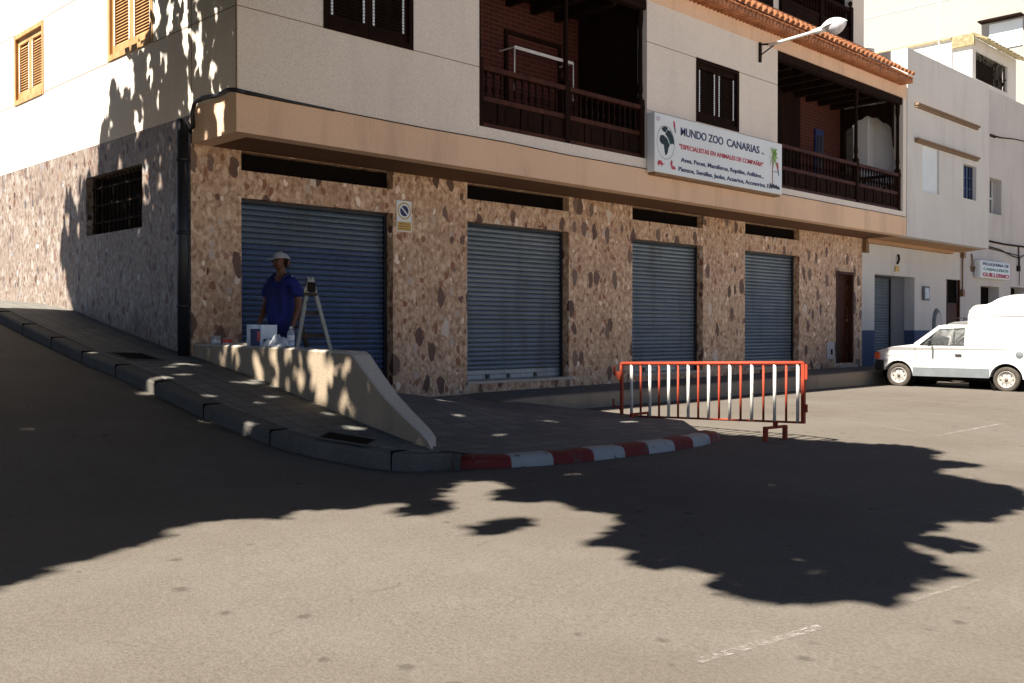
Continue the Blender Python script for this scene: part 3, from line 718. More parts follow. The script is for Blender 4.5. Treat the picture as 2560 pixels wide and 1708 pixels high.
flat([(gx+a*.25, gz+b*.285) for a, b in [(-.45,.78),(-.2,.93),(.1,.95),(.22,.8),(0,.72),(.05,.6),(-.2,.62),(-.35,.68)]], M['ink'], 'globe_land', T)
flat([(gx+a*.25, gz+b*.285) for a, b in [(.2,.78),(.5,.75),(.78,.5),(.95,.2),(.92,-.02),(.72,.02),(.6,-.05),(.5,.18),(.28,.3),(.1,.42),(-.05,.5),(.1,.62)]], M['ink'], 'globe_land', T)
flat([(gx+a*.25, gz+b*.285) for a, b in [(-.55,.38),(-.3,.42),(0,.3),(.15,.25),(.3,.0),(.45,-.08),(.3,-.3),(.22,-.55),(.1,-.72),(-.02,-.75),(-.12,-.5),(-.2,-.15),(-.5,-.1),(-.68,.05),(-.66,.25)]], M['ink'], 'globe_land', T)
flat([(gx+a*.25, gz+b*.285) for a, b in [(.3,.26),(.5,.12),(.52,-.05),(.4,.02)]], M['teal'], 'globe_land', T, YS-.002)
def parrot(x, z, s, nm):
    flat([(x-.03*s, z+.09*s), (x, z+.1*s), (x+.025*s, z+.03*s), (x+.02*s, z-.02*s), (x-.012*s, z+.0*s)], M['red_ink'], nm, T)
    flat([(x-.005*s, z-.005*s), (x+.025*s, z-.02*s), (x+.045*s, z-.10*s), (x+.03*s, z-.09*s)], M['navy'], nm, T)
parrot(14.11, 5.0, 1.0, 'parrot_print'); parrot(17.53, 4.67, 1.3, 'parrot_print')
flat([(17.36, 4.60), (17.54, 4.615), (17.54, 4.605), (17.36, 4.59)], M['navy'], 'perch_print', T)
flat([(13.63,4.33),(13.66,4.37),(13.71,4.385),(13.76,4.36),(13.775,4.335),(13.83,4.34),(13.82,4.325),(13.775,4.315),(13.76,4.28),(13.74,4.31),(13.68,4.31),(13.655,4.28),(13.65,4.31)], M['red_ink'], 'tortoise_print', T)
flat([(14.03,4.42),(14.0,4.37),(14.02,4.31),(14.05,4.27),(14.15,4.27),(14.13,4.31),(14.09,4.33),(14.07,4.30),(14.05,4.35),(14.06,4.40)], M['red_ink'], 'squirrel_print', T)
m = MB(); m.add([(13.65+c*.045*s_, YS-.003, 5.08+s*.04*s_) for s_ in (1, .6) for c, s in ring], [(i, (i+1) % 40, 40+(i+1) % 40, 40+i) for i in range(40)]); m.build('emblem', plain('faded_pink_print', (.45,.33,.45), .5), T)
m = MB(); m.prism([(17.33,4.34),(17.355,4.34),(17.352,4.7),(17.37,4.93),(17.358,4.93),(17.335,4.7)], lambda a, b, t: (a, YS-t, b), 0, .005); m.build('palm_trunk', M['trunk_ink'], T)
m = MB()
for ang, ln in ((150,.17),(185,.16),(215,.17),(245,.2),(275,.2),(300,.2),(335,.17),(5,.15),(35,.17),(80,.1),(120,.13)):
    dx, dz = math.cos(R(ang)), math.sin(R(ang)); L = ln*1.15
    if ang > 240 and ang < 310: L *= 1.15
    c0 = (17.36, 4.94); n_ = (-dz, dx)
    m.prism([(c0[0], c0[1]), (c0[0]+dx*L*.5+n_[0]*.028, c0[1]+dz*L*.5+.04+n_[1]*.02), (c0[0]+dx*L, c0[1]+dz*L-.0), (c0[0]+dx*L*.55-n_[0]*.015, c0[1]+dz*L*.55-n_[1]*.015)], lambda a, b, t: (a, YS-.001-t, b), 0, .004)
m.build('palm_fronds', M['green'], T)
flat([(17.24,4.34),(17.27,4.37),(17.3,4.33),(17.34,4.345),(17.38,4.36),(17.42,4.33),(17.48,4.35),(17.53,4.32),(17.58,4.33),(17.62,4.27),(17.5,4.275),(17.3,4.28)], M['ink'], 'ground_print', T)

T = thing('no_parking_sign', (9.2, WY, 2.95), 'small white and ochre no-parking plate on the stone pier right of the blue shutter', 'sign')
m = MB(); m.box(9.07, 9.35, WY-.012, WY+.0, 2.945, 3.40); m.build('plate', M['sign_white'], T)
def disc(c, rx, rz, y, mt, name, parent, r_in=0):
    m = MB(); n = 28; pts = [(c[0]+math.cos(2*math.pi*k/n)*rx, c[1]+math.sin(2*math.pi*k/n)*rz) for k in range(n)]
    if r_in:
        q = [(c[0]+(a-c[0])*r_in, c[1]+(b-c[1])*r_in) for a, b in pts]
        m.add([(a, y, b) for a, b in pts+q], [(k, (k+1) % n, n+(k+1) % n, n+k) for k in range(n)])
    else: m.add([(a, y, b) for a, b in pts], [tuple(range(n))])
    return m.build(name, mt, parent)
disc((9.21, 3.25), .125, .125, WY-.014, M['ochre'], 'ring', T, .84); disc((9.21, 3.25), .078, .078, WY-.014, M['navy'], 'blue_disc', T)
m = MB(); m.bar((9.15, WY-.016, 3.305), (9.27, WY-.016, 3.195), .004, .02); m.build('slash', M['sign_white'], T)
m = MB(); m.box(9.085, 9.335, WY-.015, WY-.012, 2.96, 3.09); m.build('ochre_panel', M['ochre'], T)
m = MB()
for zz in (3.055, 3.02, 2.985): m.box(9.12, 9.30, WY-.017, WY-.0151, zz, zz+.012)
m.build('small_print', M['rust_iron'], T)

T = thing('wall_lamp', (17.15, OY, 6.9), 'white street lamp on a long arm bracketed to the front wall above the sign', 'street lamp')
m = MB(); m.box(17.12, 17.18, OY-.04, OY, 6.72, 7.1); m.bar((17.15, OY-.02, 6.85), (17.25, 10.12, 7.02), .025, .02); m.bar((17.15, OY-.02, 7.06), (17.25, 10.12, 7.05), .03, .03); m.build('bracket', M['barred'], T)
A0 = Vector((17.2, 10.2, 7.03)); A1 = Vector((17.55, 9.0, 7.24))
# lamp head direction measured along the arm
A1 = Vector((17.53, 9.28, 7.20)); A2 = Vector((17.63, 8.86, 7.285))
m = MB(); m.tube([A0, A1], .03, 10); m.build('arm', M['lamp_white'], T)
m = MB(); m.tube([A0+(A1-A0)*.83, A1, A1+(A2-A1)*.3], [.045, .06, .065], 10); m.build('sleeve', M['lamp_white'], T)
dv = (A2-A1).normalized(); upv = (Vector((0,0,1))-dv*dv.z).normalized(); sv = dv.cross(upv)
def head(mb, flip, r, l0, l1, n=14, k=9):
    vs = []; 
    for i in range(k+1):
        t = i/k; rr = r*(math.sin(math.pi*(.12+.88*t)) if t > 0 else .35)**.8 if t < 1 else 0.0
        c = A1+dv*(l0+(l1-l0)*t)
        for j in range(n+1):
            a = math.pi*j/n; vs.append(c+sv*math.cos(a)*rr+upv*math.sin(a)*rr*flip)
    mb.add(vs, [(i*(n+1)+j, i*(n+1)+j+1, (i+1)*(n+1)+j+1, (i+1)*(n+1)+j) for i in range(k) for j in range(n)], 0, True)
m = MB(); head(m, .85, .165, .02, .50); m.build('lamp_hood', M['lamp_white'], T)
m = MB(); head(m, -1.15, .16, .10, .49); m.build('lamp_bowl', M['lamp_glass'], T)

# ------------------------------------------------------------------ ramp parapet
m = MB()
zt = lambda y: 1.305+(y-8.2)*.010
NP = [(11.40, .9), (11.40, zt(11.4)), (8.16, 1.285), (7.9, 1.06), (7.63, .87), (7.03, .50), (6.95, .44), (6.91, .35), (6.91, .2)]
tops = [(11.44, zt(11.44)), (9.5, zt(9.5)), (8.20, 1.285), (8.13, 1.255), (7.9, 1.07), (7.63, .87), (7.35, .71), (7.10, .58), (6.98, .50), (6.91, .41), (6.88, .28)]
xw0, xw1 = SX+.0, SX+.27
vs = []
for y, z in tops:
    dy = 0 if y > 9 else .05+.16*(8.2-y)/1.3; wx = xw1-(.05 if y < 6.95 else 0)
    vs += [(xw0, y, .1), (xw0, y, z-.02), (xw0+.02, y+dy*.08, z), (wx-.02, y+dy*.92, z), (wx, y+dy, z-.02), (wx, y+dy, .1)]
for i in range(len(tops)-1):
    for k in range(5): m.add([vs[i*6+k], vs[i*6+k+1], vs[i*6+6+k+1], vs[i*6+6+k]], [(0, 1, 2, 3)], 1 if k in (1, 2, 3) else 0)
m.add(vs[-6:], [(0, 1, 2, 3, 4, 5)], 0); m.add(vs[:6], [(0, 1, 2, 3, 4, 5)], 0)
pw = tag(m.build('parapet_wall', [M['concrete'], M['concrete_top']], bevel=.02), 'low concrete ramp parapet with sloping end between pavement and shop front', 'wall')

# drain openings
def drain(pts, label):
    m = MB(); z = lambda p: S(p[1])
    o = [(p[0], p[1], z(p)+.004) for p in pts]; m.quad(*o, 0)
    c = Vector((sum(p[0] for p in pts)/4, sum(p[1] for p in pts)/4))
    for k in range(4):
        a, b = Vector(o[k]), Vector(o[(k+1) % 4]); m.bar(a+Vector((0,0,.004)), b+Vector((0,0,.004)), .025, .012, 1)
    a0, a1, b1, b0 = [Vector(q) for q in o]
    for i in range(1, 9): m.bar(a0+(a1-a0)*i/9+Vector((0,0,.002)), b0+(b1-b0)*i/9+Vector((0,0,.002)), .012, .008, 2)
    return tag(m.build('drain_grate', [M['black'], M['kerb'], M['barred']]), label, 'drain')
drain([(5.09,7.60),(5.33,7.76),(5.60,7.36),(5.36,7.22)], 'dark drain opening in the pavement near the tip of the parapet')
drain([(4.97,11.85),(5.36,11.75),(5.36,11.15),(4.97,11.25)], 'dark drain opening higher up the hill pavement near the pipe')

# ------------------------------------------------------------------ crowd barrier
T = thing('crowd_barrier', (10.2, 6.9, .25), 'orange-red and white striped metal crowd barrier standing at the kerb end', 'barrier')
bz = lambda y, base: base
Pt = lambda y, z: (10.2+(y-5.6)*0.0, y, z)
ZT = lambda y: 1.132-(y-5.6)*.026; ZB = lambda y: .463-(y-5.6)*.030
m = MB(); m.tube([Pt(8.2, ZT(8.2)), Pt(5.6, ZT(5.6))], .024, 8); m.tube([Pt(8.2, ZB(8.2)), Pt(5.6, ZB(5.6))], .013, 8)
m.bar(Pt(8.2, ZB(8.2)-.01), Pt(8.2, ZT(8.2)+.01), .035, .035); m.bar(Pt(5.6, ZB(5.6)-.01), Pt(5.6, ZT(5.6)+.01), .04, .04)
m.build('frame', M['orange'], T)
# measured bar positions as fractions of picture width, turned into metres
us = [1579,1602,1625,1648,1672,1695.5,1721,1746,1772,1798,1825,1852,1880,1909,1937,1966,1995]
for i, u in enumerate(us):
    a = (u-1280)/2489.; dx = math.cos(R(45.09))+math.sin(R(45.09))*a; dy = math.sin(R(45.09))-math.cos(R(45.09))*a
    y = 10.2*dy/dx; y = min(8.1, max(5.66, y))
    m = MB(); wht = i % 2 == 0; m.tube([Pt(y, ZB(y)), Pt(y, ZT(y)-.01)], .019 if wht else .014, 8); m.build('bar', M['bar_white'] if wht else M['orange'], T)
for yf in (5.95, 7.89):
    zb = ZB(yf); zg = road_z(10.2, yf)
    m = MB(); m.bar(Pt(yf, zb), Pt(yf, zg+.14), .06, .012, up=(1,0,0))
    if yf < 7:
        m.bar((10.02, yf+.02, zg+.15), (10.38, yf-.02, zg+.15), .03, .03); m.bar((10.02, yf+.02, zg+.0), (10.02, yf+.02, zg+.165), .045, .045); m.bar((10.38, yf-.02, zg+.0), (10.38, yf-.02, zg+.165), .045, .045)
    else:
        zg = apron_z(10.2, yf)-.02
        m.bar((10.02, yf, zg+.06), (10.38, yf, zg+.06), .03, .03); m.bar((10.02, yf, zg), (10.02, yf, zg+.07), .04, .04); m.bar((10.38, yf, zg), (10.38, yf, zg+.07), .04, .04)
    m.build('foot', M['orange'], T)
m = MB(); m.prism([(8.2,.93),(8.2,.70),(8.24,.85),(8.33,.92),(8.34,1.03),(8.315,1.03),(8.31,.945),(8.26,.96)], lambda a, b, t: (10.2+t, a, b), -.012, .012); m.build('hook', M['orange'], T)
m = MB(); m.tube([Pt(8.2,.44), Pt(8.27,.50), Pt(8.34,.51)], .01, 6); m.bar(Pt(8.34,.49), Pt(8.34,.60), .018, .018); m.build('hook', M['orange'], T)
m = MB(); m.bar(Pt(5.57,.95), Pt(5.57,1.12), .045, .02); m.bar(Pt(5.57,.58), Pt(5.57,.67), .04, .02); m.build('socket', M['orange'], T)

# ------------------------------------------------------------------ van
def wheel(parent, x, y, z, r, side=-1, dusty=True, steer=0):
    m = MB(); w2 = .085
    prof_ = [(r*.66,-w2*.8),(r*.72,-w2),(r*.93,-w2),(r,-w2*.72),(r,w2*.72),(r*.93,w2),(r*.66,w2)]
    m.lathe(prof_, (0, 0, 0), 28, axis='x'); 
    wo = m.build('wheel', M['tyre_dusty'] if dusty else M['tyre'], None)
    m = MB(); m.lathe([(r*.67,side*w2*.8),(r*.64,side*w2*.98),(r*.60,side*w2*.7),(r*.42,side*w2*.45),(r*.30,side*w2*.75),(r*.2,side*w2*.8),(r*.13,side*w2*.8),(0,side*w2*.85)], (0, 0, 0), 28, axis='x')
    ri = m.build('rim', M['rim'], None)
    m = MB(); m.lathe([(r*.13,side*w2*.75),(r*.12,side*w2*1.05),(0,side*w2*1.1)], (0, 0, 0), 14, axis='x')
    for k in range(8):
        a = k*math.pi/4; m.lathe([(.016,side*w2*.60),(.014,side*w2*.72),(0,side*w2*.73)], (0, math.cos(a)*r*.47, math.sin(a)*r*.47), 8, axis='x')
    hb = m.build('hub', M['rim_dark'], None)
    rot = Matrix.Rotation(steer, 4, 'Z')
    for o in (wo, ri, hb):
        for v in o.data.vertices: v.co = rot @ v.co + Vector((x, y, z))
    setparent(wo, parent); ri.parent = wo; hb.parent = wo
    return wo
VX, VW = 21.6, 1.52
T = thing('white_van', (VX+VW/2, 8.3, .25), 'small white delivery van with a raised rear box, nosed in to the pavement', 'van')
def arc(c, r, a0, a1, n): return [(c[0]+r*math.cos(R(a0+(a1-a0)*i/n)), c[1]+r*math.sin(R(a0+(a1-a0)*i/n))) for i in range(n+1)]
fw, rw = (9.57, .515), (7.31, .49); ar = .325
rear_top = [(8.09,1.615),(8.085,1.80),(8.05,1.92),(7.98,1.99),(7.90,2.03),(7.70,2.04),(7.60,2.08),(7.50,2.145),(7.38,2.19),(7.2,2.225),(6.97,2.238),(6.4,2.235),(6.2,2.2),(6.1,2.1),(6.06,1.8),(6.04,1.1),(6.06,.52)]
front = [(9.86,.62),(10.02,.62),(10.06,.86),(10.085,1.0),(10.05,1.045),(9.72,1.135),(9.22,1.195)]
side_out = front + [(8.70,1.60),(8.6,1.618)] + rear_top + [(rw[0]-ar, .50)] + arc((rw[0], rw[1]), ar, 172, 8, 12)[0:] + [(rw[0]+ar+.01,.51),(fw[0]-ar,.51)] + arc((fw[0], fw[1]), ar, 172, 22, 12)
win = [(9.09,1.185),(8.69,1.525),(8.16,1.545),(8.15,1.185)]
def vx(z, s):   # tumblehome
    t = max(0, z-1.18)/.44; ins = .10*min(t, 1) if z < 1.63 else .10
    return VX+ins if s < 0 else VX+VW-ins
def vx2(y, z, s):
    ins = .10*min(1, max(0, z-1.18)/.44)*sstep(7.95, 8.25, y) + .05*sstep(1.95, 2.24, z) + .05*sstep(9.7, 10.1, y) + .012*sstep(.75, .5, z)
    return VX+ins if s < 0 else VX+VW-ins
body = MB()
for s_ in (-1, 1):
    # dense tessellation by horizontal slabs keeps the tumblehome smooth
    body.poly([side_out, win], lambda a, b: (vx2(a, b, s_), a, b))
n = len(side_out)
for i in range(n):
    (a, b), (c, d) = side_out[i], side_out[(i+1) % n]
    if (a, b) == (9.22, 1.195): continue        # windscreen opening
    body.add([(vx2(a,b,-1),a,b),(vx2(c,d,-1),c,d),(vx2(c,d,1),c,d),(vx2(a,b,1),a,b)], [(0,1,2,3)])
bo = body.build('body', M['van_white'], T, bevel=.018)
for s_ in (-1, 1):
    m = MB(); off = .006*s_
    for a0_, a1_ in ((7.64, 9.24),): m.add([(vx2(a0_,.51,s_)+off*2,a0_,.505),(vx2(a1_,.51,s_)+off*2,a1_,.505),(vx2(a1_,.69,s_)+off*2,a1_,.695),(vx2(a0_,.69,s_)+off*2,a0_,.70)], [(0,1,2,3)])
    m.build('side_trim', M['grey_plastic'], T)
m = MB(); g = .03
m.add([(vx2(9.22,1.195,-1)+.04,9.2,1.20),(vx2(9.22,1.195,1)-.04,9.2,1.20),(vx2(8.7,1.6,1)-.05,8.71,1.592),(vx2(8.7,1.6,-1)+.05,8.71,1.592)], [(0,1,2,3)]); m.build('windscreen', M['window_glass'], T)
m = MB()
for s_ in (-1, 1):
    m.bar((vx2(9.22,1.195,s_)-s_*.02,9.215,1.2), (vx2(8.7,1.6,s_)-s_*.02,8.70,1.60), .06, .03)
m.build('windscreen_pillar', M['van_white'], T)
for s_ in (-1, 1):
    m = MB(); wl = [(9.09,1.185),(8.69,1.525),(8.16,1.545),(8.15,1.185)]
    m.add([(vx2(a,b,s_)-s_*.02,a,b) for a,b in wl], [(0,1,2,3)]); dg_ = m.build('side_window', M['window_glass'], T)
    m = MB(); m.bar((vx2(8.86,1.19,s_)-s_*.015,8.86,1.185),(vx2(8.84,1.38,s_)-s_*.015,8.85,1.40), .012, .014); m.bar((vx2(8.4,1.19,s_)-s_*.015,8.37,1.185),(vx2(8.4,1.54,s_)-s_*.015,8.37,1.54), .012, .012)
    for (a,b),(c,d) in zip(wl, wl[1:]+wl[:1]): m.bar((vx2(a,b,s_)+s_*.003,a,b),(vx2(c,d,s_)+s_*.003,c,d), .014, .012)
    m.build('window_seal', M['black_plastic'], dg_)
    # door gap lines
    m = MB(); xx = lambda y, z: vx2(y, z, s_)+s_*.002
    P_ = [(9.17,.70),(9.20,1.15)]; 
    for (a,b),(c,d) in [((9.17,.70),(9.20,1.15)), ((8.11,.56),(8.11,1.6)), ((8.06,1.79),(6.1,1.79)), ((9.4,1.0),(10.05,.93))]: m.bar((xx(a,b),a,b),(xx(c,d),c,d), .007, .004)
    m.build('panel_gap', M['rim_dark'], T)
for s_ in (-1, 1):
    m = MB(); xx = vx2(8.3, .98, s_)+s_*.008; m.box(xx-.01, xx+.01, 8.2, 8.34, .965, .995); m.build('door_handle', M['black_plastic'], T)
m = MB(); m.lathe([(.075,-.004),(.07,-.008),(0,-.009)], (VX, 7.05, 1.0), 16, axis='x'); m.build('fuel_cap', M['grey_plastic'], T)
for s_ in (0, 1):
    m = MB(); xx = VX-.006 if s_ == 0 else VX+VW-.006; m.box(xx, xx+.012, 6.05, 6.12, .85, 1.15); m.build('tail_lamp', M['amber'], T)
m = MB(); m.box(VX+.1, VX+VW-.1, 10.03, 10.15, .60, .85); m.box(VX+.0, VX+VW-.0, 9.9, 10.10, .62, .84); m.build('bumper', M['black_plastic'], T, bevel=.02)
for s_ in (-1, 1):
    xc = VX+.015 if s_ < 0 else VX+VW-.015
    m = MB(); m.box(xc-.03, xc+.03, 9.99, 10.10, .865, 1.01); m.build('indicator_lamp', M['amber'], T, bevel=.008)
    m = MB(); xa = xc+.06 if s_ < 0 else xc-.30; m.box(xa, xa+.24, 10.06, 10.10, .87, 1.0); m.build('headlight', M['plastic_clear'], T)
m = MB(); m.box(VX+.34, VX+VW-.34, 10.065, 10.09, .87, 1.0); m.build('grille', M['black_plastic'], T)
m = MB(); m.bar((VX-.01, 8.82, 1.20), (VX-.12, 8.82, 1.23), .02, .02); m.box(VX-.20, VX-.09, 8.80, 8.84, 1.16, 1.28); m.build('wing_mirror', M['black_plastic'], T, bevel=.01)
for s_, xx in ((-1, VX+.10), (1, VX+VW-.10)):
    for (yy_, zz_), st in ((fw, .10), (rw, 0)): wheel(T, xx, yy_, zz_-.005, .262, s_, True, st if s_ < 0 else st)
m = MB()
m.box(VX+.22, VX+VW-.22, 6.2, 9.9, .42, .5); m.box(VX+.2, VX+VW-.2, 9.2, 10.0, .5, 1.0)
for c in (fw, rw):
    for s_ in (0, 1): m.lathe([(ar+.004,0),(ar+.004,.2),(0.0,.2)], (VX+.012 if s_ == 0 else VX+VW-.212, c[0], c[1]), 24, axis='x')
m.tube([(VX+.5, 8.2, .36), (VX+.5, 7.8, .36)], .09, 10)
m.build('chassis', M['black'], T)
for xx in (VX+.2, VX+.85):
    m = MB(); m.bar((xx+.23, 8.42, .85), (xx+.23, 8.2, 1.33), .42, .1); m.box(xx+.02, xx+.44, 8.3, 8.75, .72, .86); m.bar((xx+.23, 8.19, 1.36), (xx+.23, 8.16, 1.5), .22, .07); m.build('seat', M['grey_plastic'], T, bevel=.03)
m = MB(); m.lathe([(.165,-.012),(.18,0),(.165,.012),(.155,0),(.165,-.012)], (VX+.42, 8.88, 1.13), 20, axis='y'); m.box(VX+.15, VX+VW-.15, 8.98, 9.2, 1.0, 1.17); m.box(VX+.15, VX+VW-.15, 8.12, 8.14, .6, 1.58, 0); m.build('dashboard', M['black_plastic'], T)

# second car beyond the van
T = thing('parked_car', (24.7, 8.0, .25), 'dark grey car parked behind the white van, only its roof showing', 'car')
o2 = [(10.0,.55),(10.05,.95),(9.2,1.12),(9.6,1.1),(9.0,1.2),(9.55,1.3)]
prof2 = [(10.0,.5),(10.05,.85),(9.95,.98),(9.85,1.1),(9.45,1.66),(9.3,1.70),(8.9,1.72),(7.0,1.70),(6.6,1.5),(6.2,1.1),(6.1,.6),(6.3,.5),(6.7,.5)]+arc((7.0,.5),.3,172,8,8)+arc((9.2,.5),.3,172,8,8)
m = MB(); m.prism(prof2, lambda a, b, t: (23.95+(t*1.5)+(.12 if b > 1.1 else 0)*(1 if t < .5 else -1), a, b), 0, 1); m.build('body', M['car_grey'], T, bevel=.03)
for xx in (24.08, 25.3):
    for yy_ in (7.0, 9.2): wheel(T, xx, yy_, .53, .28, -1 if xx < 25 else 1)
m = MB(); m.add([(24.045,9.7,1.15),(24.05,9.35,1.6),(24.05,7.1,1.6),(24.045,6.7,1.15)], [(0,1,2,3)]); m.add([(24.2,9.83,1.13),(25.3,9.83,1.13),(25.2,9.47,1.64),(24.3,9.47,1.64)], [(0,1,2,3)]); m.build('window', M['glass_dark'], T)
m = MB()
for yy_ in (9.1, 8.3): m.bar((24.15, yy_, 1.76), (25.3, yy_, 1.76), .03, .03)
m.bar((24.1, 9.25, 1.79), (24.1, 8.0, 1.79), .02, .02); m.bar((25.3, 9.25, 1.79), (25.3, 8.0, 1.79), .02, .02)
for p in ((24.1,9.1),(24.1,8.3),(25.3,9.1),(25.3,8.3)): m.bar((p[0],p[1],1.68),(p[0],p[1],1.79),.02,.02)
m.build('roof_rack', M['black_plastic'], T)
# ------------------------------------------------------------------ neighbour building (white, blue dado)
N = thing('neighbour_building', (23.9, 11.49, .5), 'pale two-storey building with blue dado next to the shop building', 'building')
mb = MB()
def quadp(m, pts, z0, z1, mi=0):
    for (a, b), (c, d) in zip(pts, pts[1:]): m.quad((a, b, z0), (c, d, z0), (c, d, z1), (a, b, z1), mi)
NS, ND = (24.56, 26.98, .55, 2.94), (29.15, 30.14, .6, 2.98)
wall(mb, FY, 23.855, 30.15, 1.5, 3.83, WY+.01, WY+.3, [NS, ND])
mb.build('ground_floor_wall', M['white_wall'], N)
mb = MB(); wall(mb, FY, 23.855, 30.15, .2, 1.5, WY+.007, WY+.3, [NS, ND]); mb.build('blue_dado', M['blue_paint'], N)
mb = MB()
wall(mb, FY, 23.90, 29.25, 3.79, 8.36, OY+.0, OY+.25, [(24.78, 25.82, 4.98, 6.12), (27.42, 28.33, 5.05, 5.97)])
quadp(mb, [(23.90, OY+.25), (23.90, 11.22), (23.56, 11.22), (23.56, 11.6)], 3.8, 8.36); quadp(mb, [(23.90, 11.22), (23.71, 11.3), (23.72, 12.6)], 8.0, 8.5)
mb.quad((29.25, OY, 3.79), (30.15, 11.49, 3.79), (30.15, 11.49, 8.36), (29.25, OY, 8.36)); mb.quad((23.90, OY, 8.36), (29.25, OY, 8.36), (30.15, 11.49, 8.36), (23.9, 11.5, 8.36))
mb.box(24.2, 30, 11.3, 30, 8.0, 8.1)
mb.build('upper_wall', M['white_wall'], N)
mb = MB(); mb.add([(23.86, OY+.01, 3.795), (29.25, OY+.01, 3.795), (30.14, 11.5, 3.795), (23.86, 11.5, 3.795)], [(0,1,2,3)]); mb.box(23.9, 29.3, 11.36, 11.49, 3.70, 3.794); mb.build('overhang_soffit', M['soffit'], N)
mb = MB()
for z in (7.03, 6.17):
    mb.box(24.3, 28.32, OY-.11, OY-.001, z, z+.05); mb.box(24.32, 28.3, OY-.07, OY-.001, z-.05, z-.001, 1)
mb.build('window_canopy', plaster('stained_ledge', (.24, .165, .11), .15, .3), N)
roller(NS[0]+.002, NS[1]-.5, .60, 2.93, WY+.5, N, label='pale roller shutter in the building with the blue dado')
m = MB(); m.quad((NS[1]-.0, WY+.29, .5), (NS[1]-.5, WY+.5, .5), (NS[1]-.5, WY+.5, 2.95), (NS[1], WY+.29, 2.95)); m.quad((NS[0], WY+.29, 2.94), (NS[1], WY+.29, 2.94), (NS[1], WY+.6, 2.94), (NS[0], WY+.6, 2.94)); m.build('shutter_reveal', plaster('grey_reveal', (.20,.20,.21), .1, .3), N)
m = MB(); x0, x1, z0, z1 = ND; m.box(x0, x1, WY+.05, WY+.12, z0, 2.3); m.box(x0, x0+.06, WY+.0, WY+.05, z0, z1); m.box(x1-.06, x1, WY+.0, WY+.05, z0, z1); m.box(x0, x1, WY+.1, WY+.14, 2.3, z1, 1)
for zz in (1.1, 1.65): m.box(x0+.15, x1-.15, WY+.035, WY+.049, zz, zz+.45)
m.build('door', [M['red_wood'], M['black']], N)
m = MB(); m.box(24.79, 25.81, OY+.05, OY+.09, 4.98, 6.12)
for i in range(22): m.box(24.80, 25.80, OY+.042, OY+.052, 5.0+i*.05, 5.03+i*.05)
m.build('roller_blind', M['sign_white'], N)
m = MB(); m.box(27.43, 28.32, OY+.12, OY+.15, 5.06, 5.96); wn_ = m.build('window', M['glass_dark'], N)
m = MB()
for x in (27.46, 27.72, 27.86, 28.12, 28.28): m.box(x-.02, x+.02, OY+.09, OY+.119, 5.06, 5.96)
for z in (5.35, 5.65): m.box(27.44, 28.31, OY+.095, OY+.118, z-.012, z+.012)
m.build('frame', M['blue_frame'], wn_)
m = MB(); m.box(27.45, 27.82, WY-.06, WY+.0, 2.33, 2.72); m.box(27.5, 27.77, WY-.07, WY-.061, 2.38, 2.67, 1); m.build('meter_box', [M['grey_plastic'], M['tin']], N)
m = MB(); m.lathe([(0,-.05),(.26,-.045),(.29,-.0),(.29,.01)], (28.45, WY+.0, 1.78), 24, axis='y')
for v in range(len(m.v)): x_, y_, z_ = m.v[v]; m.v[v] = (x_, y_, 1.68+(z_-1.78)*1.55)
m.build('round_plaque', M['grey_plastic'], N)
m = MB(); m.lathe([(0,-.052),(.2,-.05),(.21,-.046)], (28.45, WY+.0, 1.78), 24, axis='y')
for v in range(len(m.v)): x_, y_, z_ = m.v[v]; m.v[v] = (x_+.02, y_-.004, 1.68+(z_-1.78)*1.55)
m.build('plaque_face', M['pink_wall'], N)
m = MB(); m.tube([(25.85, WY-.01, 3.25), (25.85, WY-.06, 3.38), (25.9, WY-.02, 3.5)], .03, 8); m.box(25.72, 25.95, WY-.02, WY, 3.05, 3.2, 1); m.build('number_plate', [M['barred'], M['ochre']], N)
m = MB(); m.box(23.86, 24.02, WY-.10, WY, 3.45, 3.79); m.tube([(24.05, WY-.05, 3.79), (24.05, WY-.05, 3.6), (24.0, WY-.08, 3.45)], .03, 6); m.build('cable_bracket', M['rust_iron'], N)
m = MB()
for z in (3.3, 2.6, 1.95): m.box(23.86, NS[0], WY+.006, WY+.012, z, z+.008); m.box(NS[1], ND[0], WY+.006, WY+.012, z, z+.008)
m.box(NS[0], NS[1], WY+.006, WY+.012, 3.3, 3.308); m.build('tile_joint', M['pink_wall'], N)

# third building (barber)
K = thing('barber_building', (30.2, WY, .5), 'plain pinkish building with the barber sign, beyond the blue-dado house', 'building')
mb = MB(); KD = (31.75, 33.3, .5, 2.87); KD2 = (34.35, 35.9, .5, 2.92); KW = (32.45, 33.48, 5.16, 6.27)
wall(mb, FY, 30.153, 48, .2, 9.0, WY+.0, WY+.7, [KD, KD2, KW]); mb.quad((30.153, WY+.7, 8), (30.153, 30, 8), (30.153, 30, 9), (30.153, WY+.7, 9)); mb.box(30.5, 48, 12, 30, 8.3, 8.4)
mb.build('wall', M['pink_wall'], K)
m = MB(); m.box(KW[0], KW[1], WY+.3, WY+.34, KW[2], KW[3]); wn_ = m.build('window', M['glass_dark'], K)
m = MB()
for x in (32.48, 32.66, 32.98, 33.44): m.box(x-.025, x+.025, WY+.26, WY+.299, KW[2], KW[3])
m.box(KW[0], KW[1], WY+.262, WY+.298, 5.68, 5.73); m.build('frame', M['sign_white'], wn_)
m = MB(); m.box(KD[0], KD[1], WY+.32, WY+.36, .5, 2.87); m.build('door', M['black'], K); m = MB(); m.box(KD2[0], KD2[1], WY+.4, WY+.44, .5, 2.92); m.build('door', M['black'], K)  # black sheets fill the doorways, standing in for the unlit interior
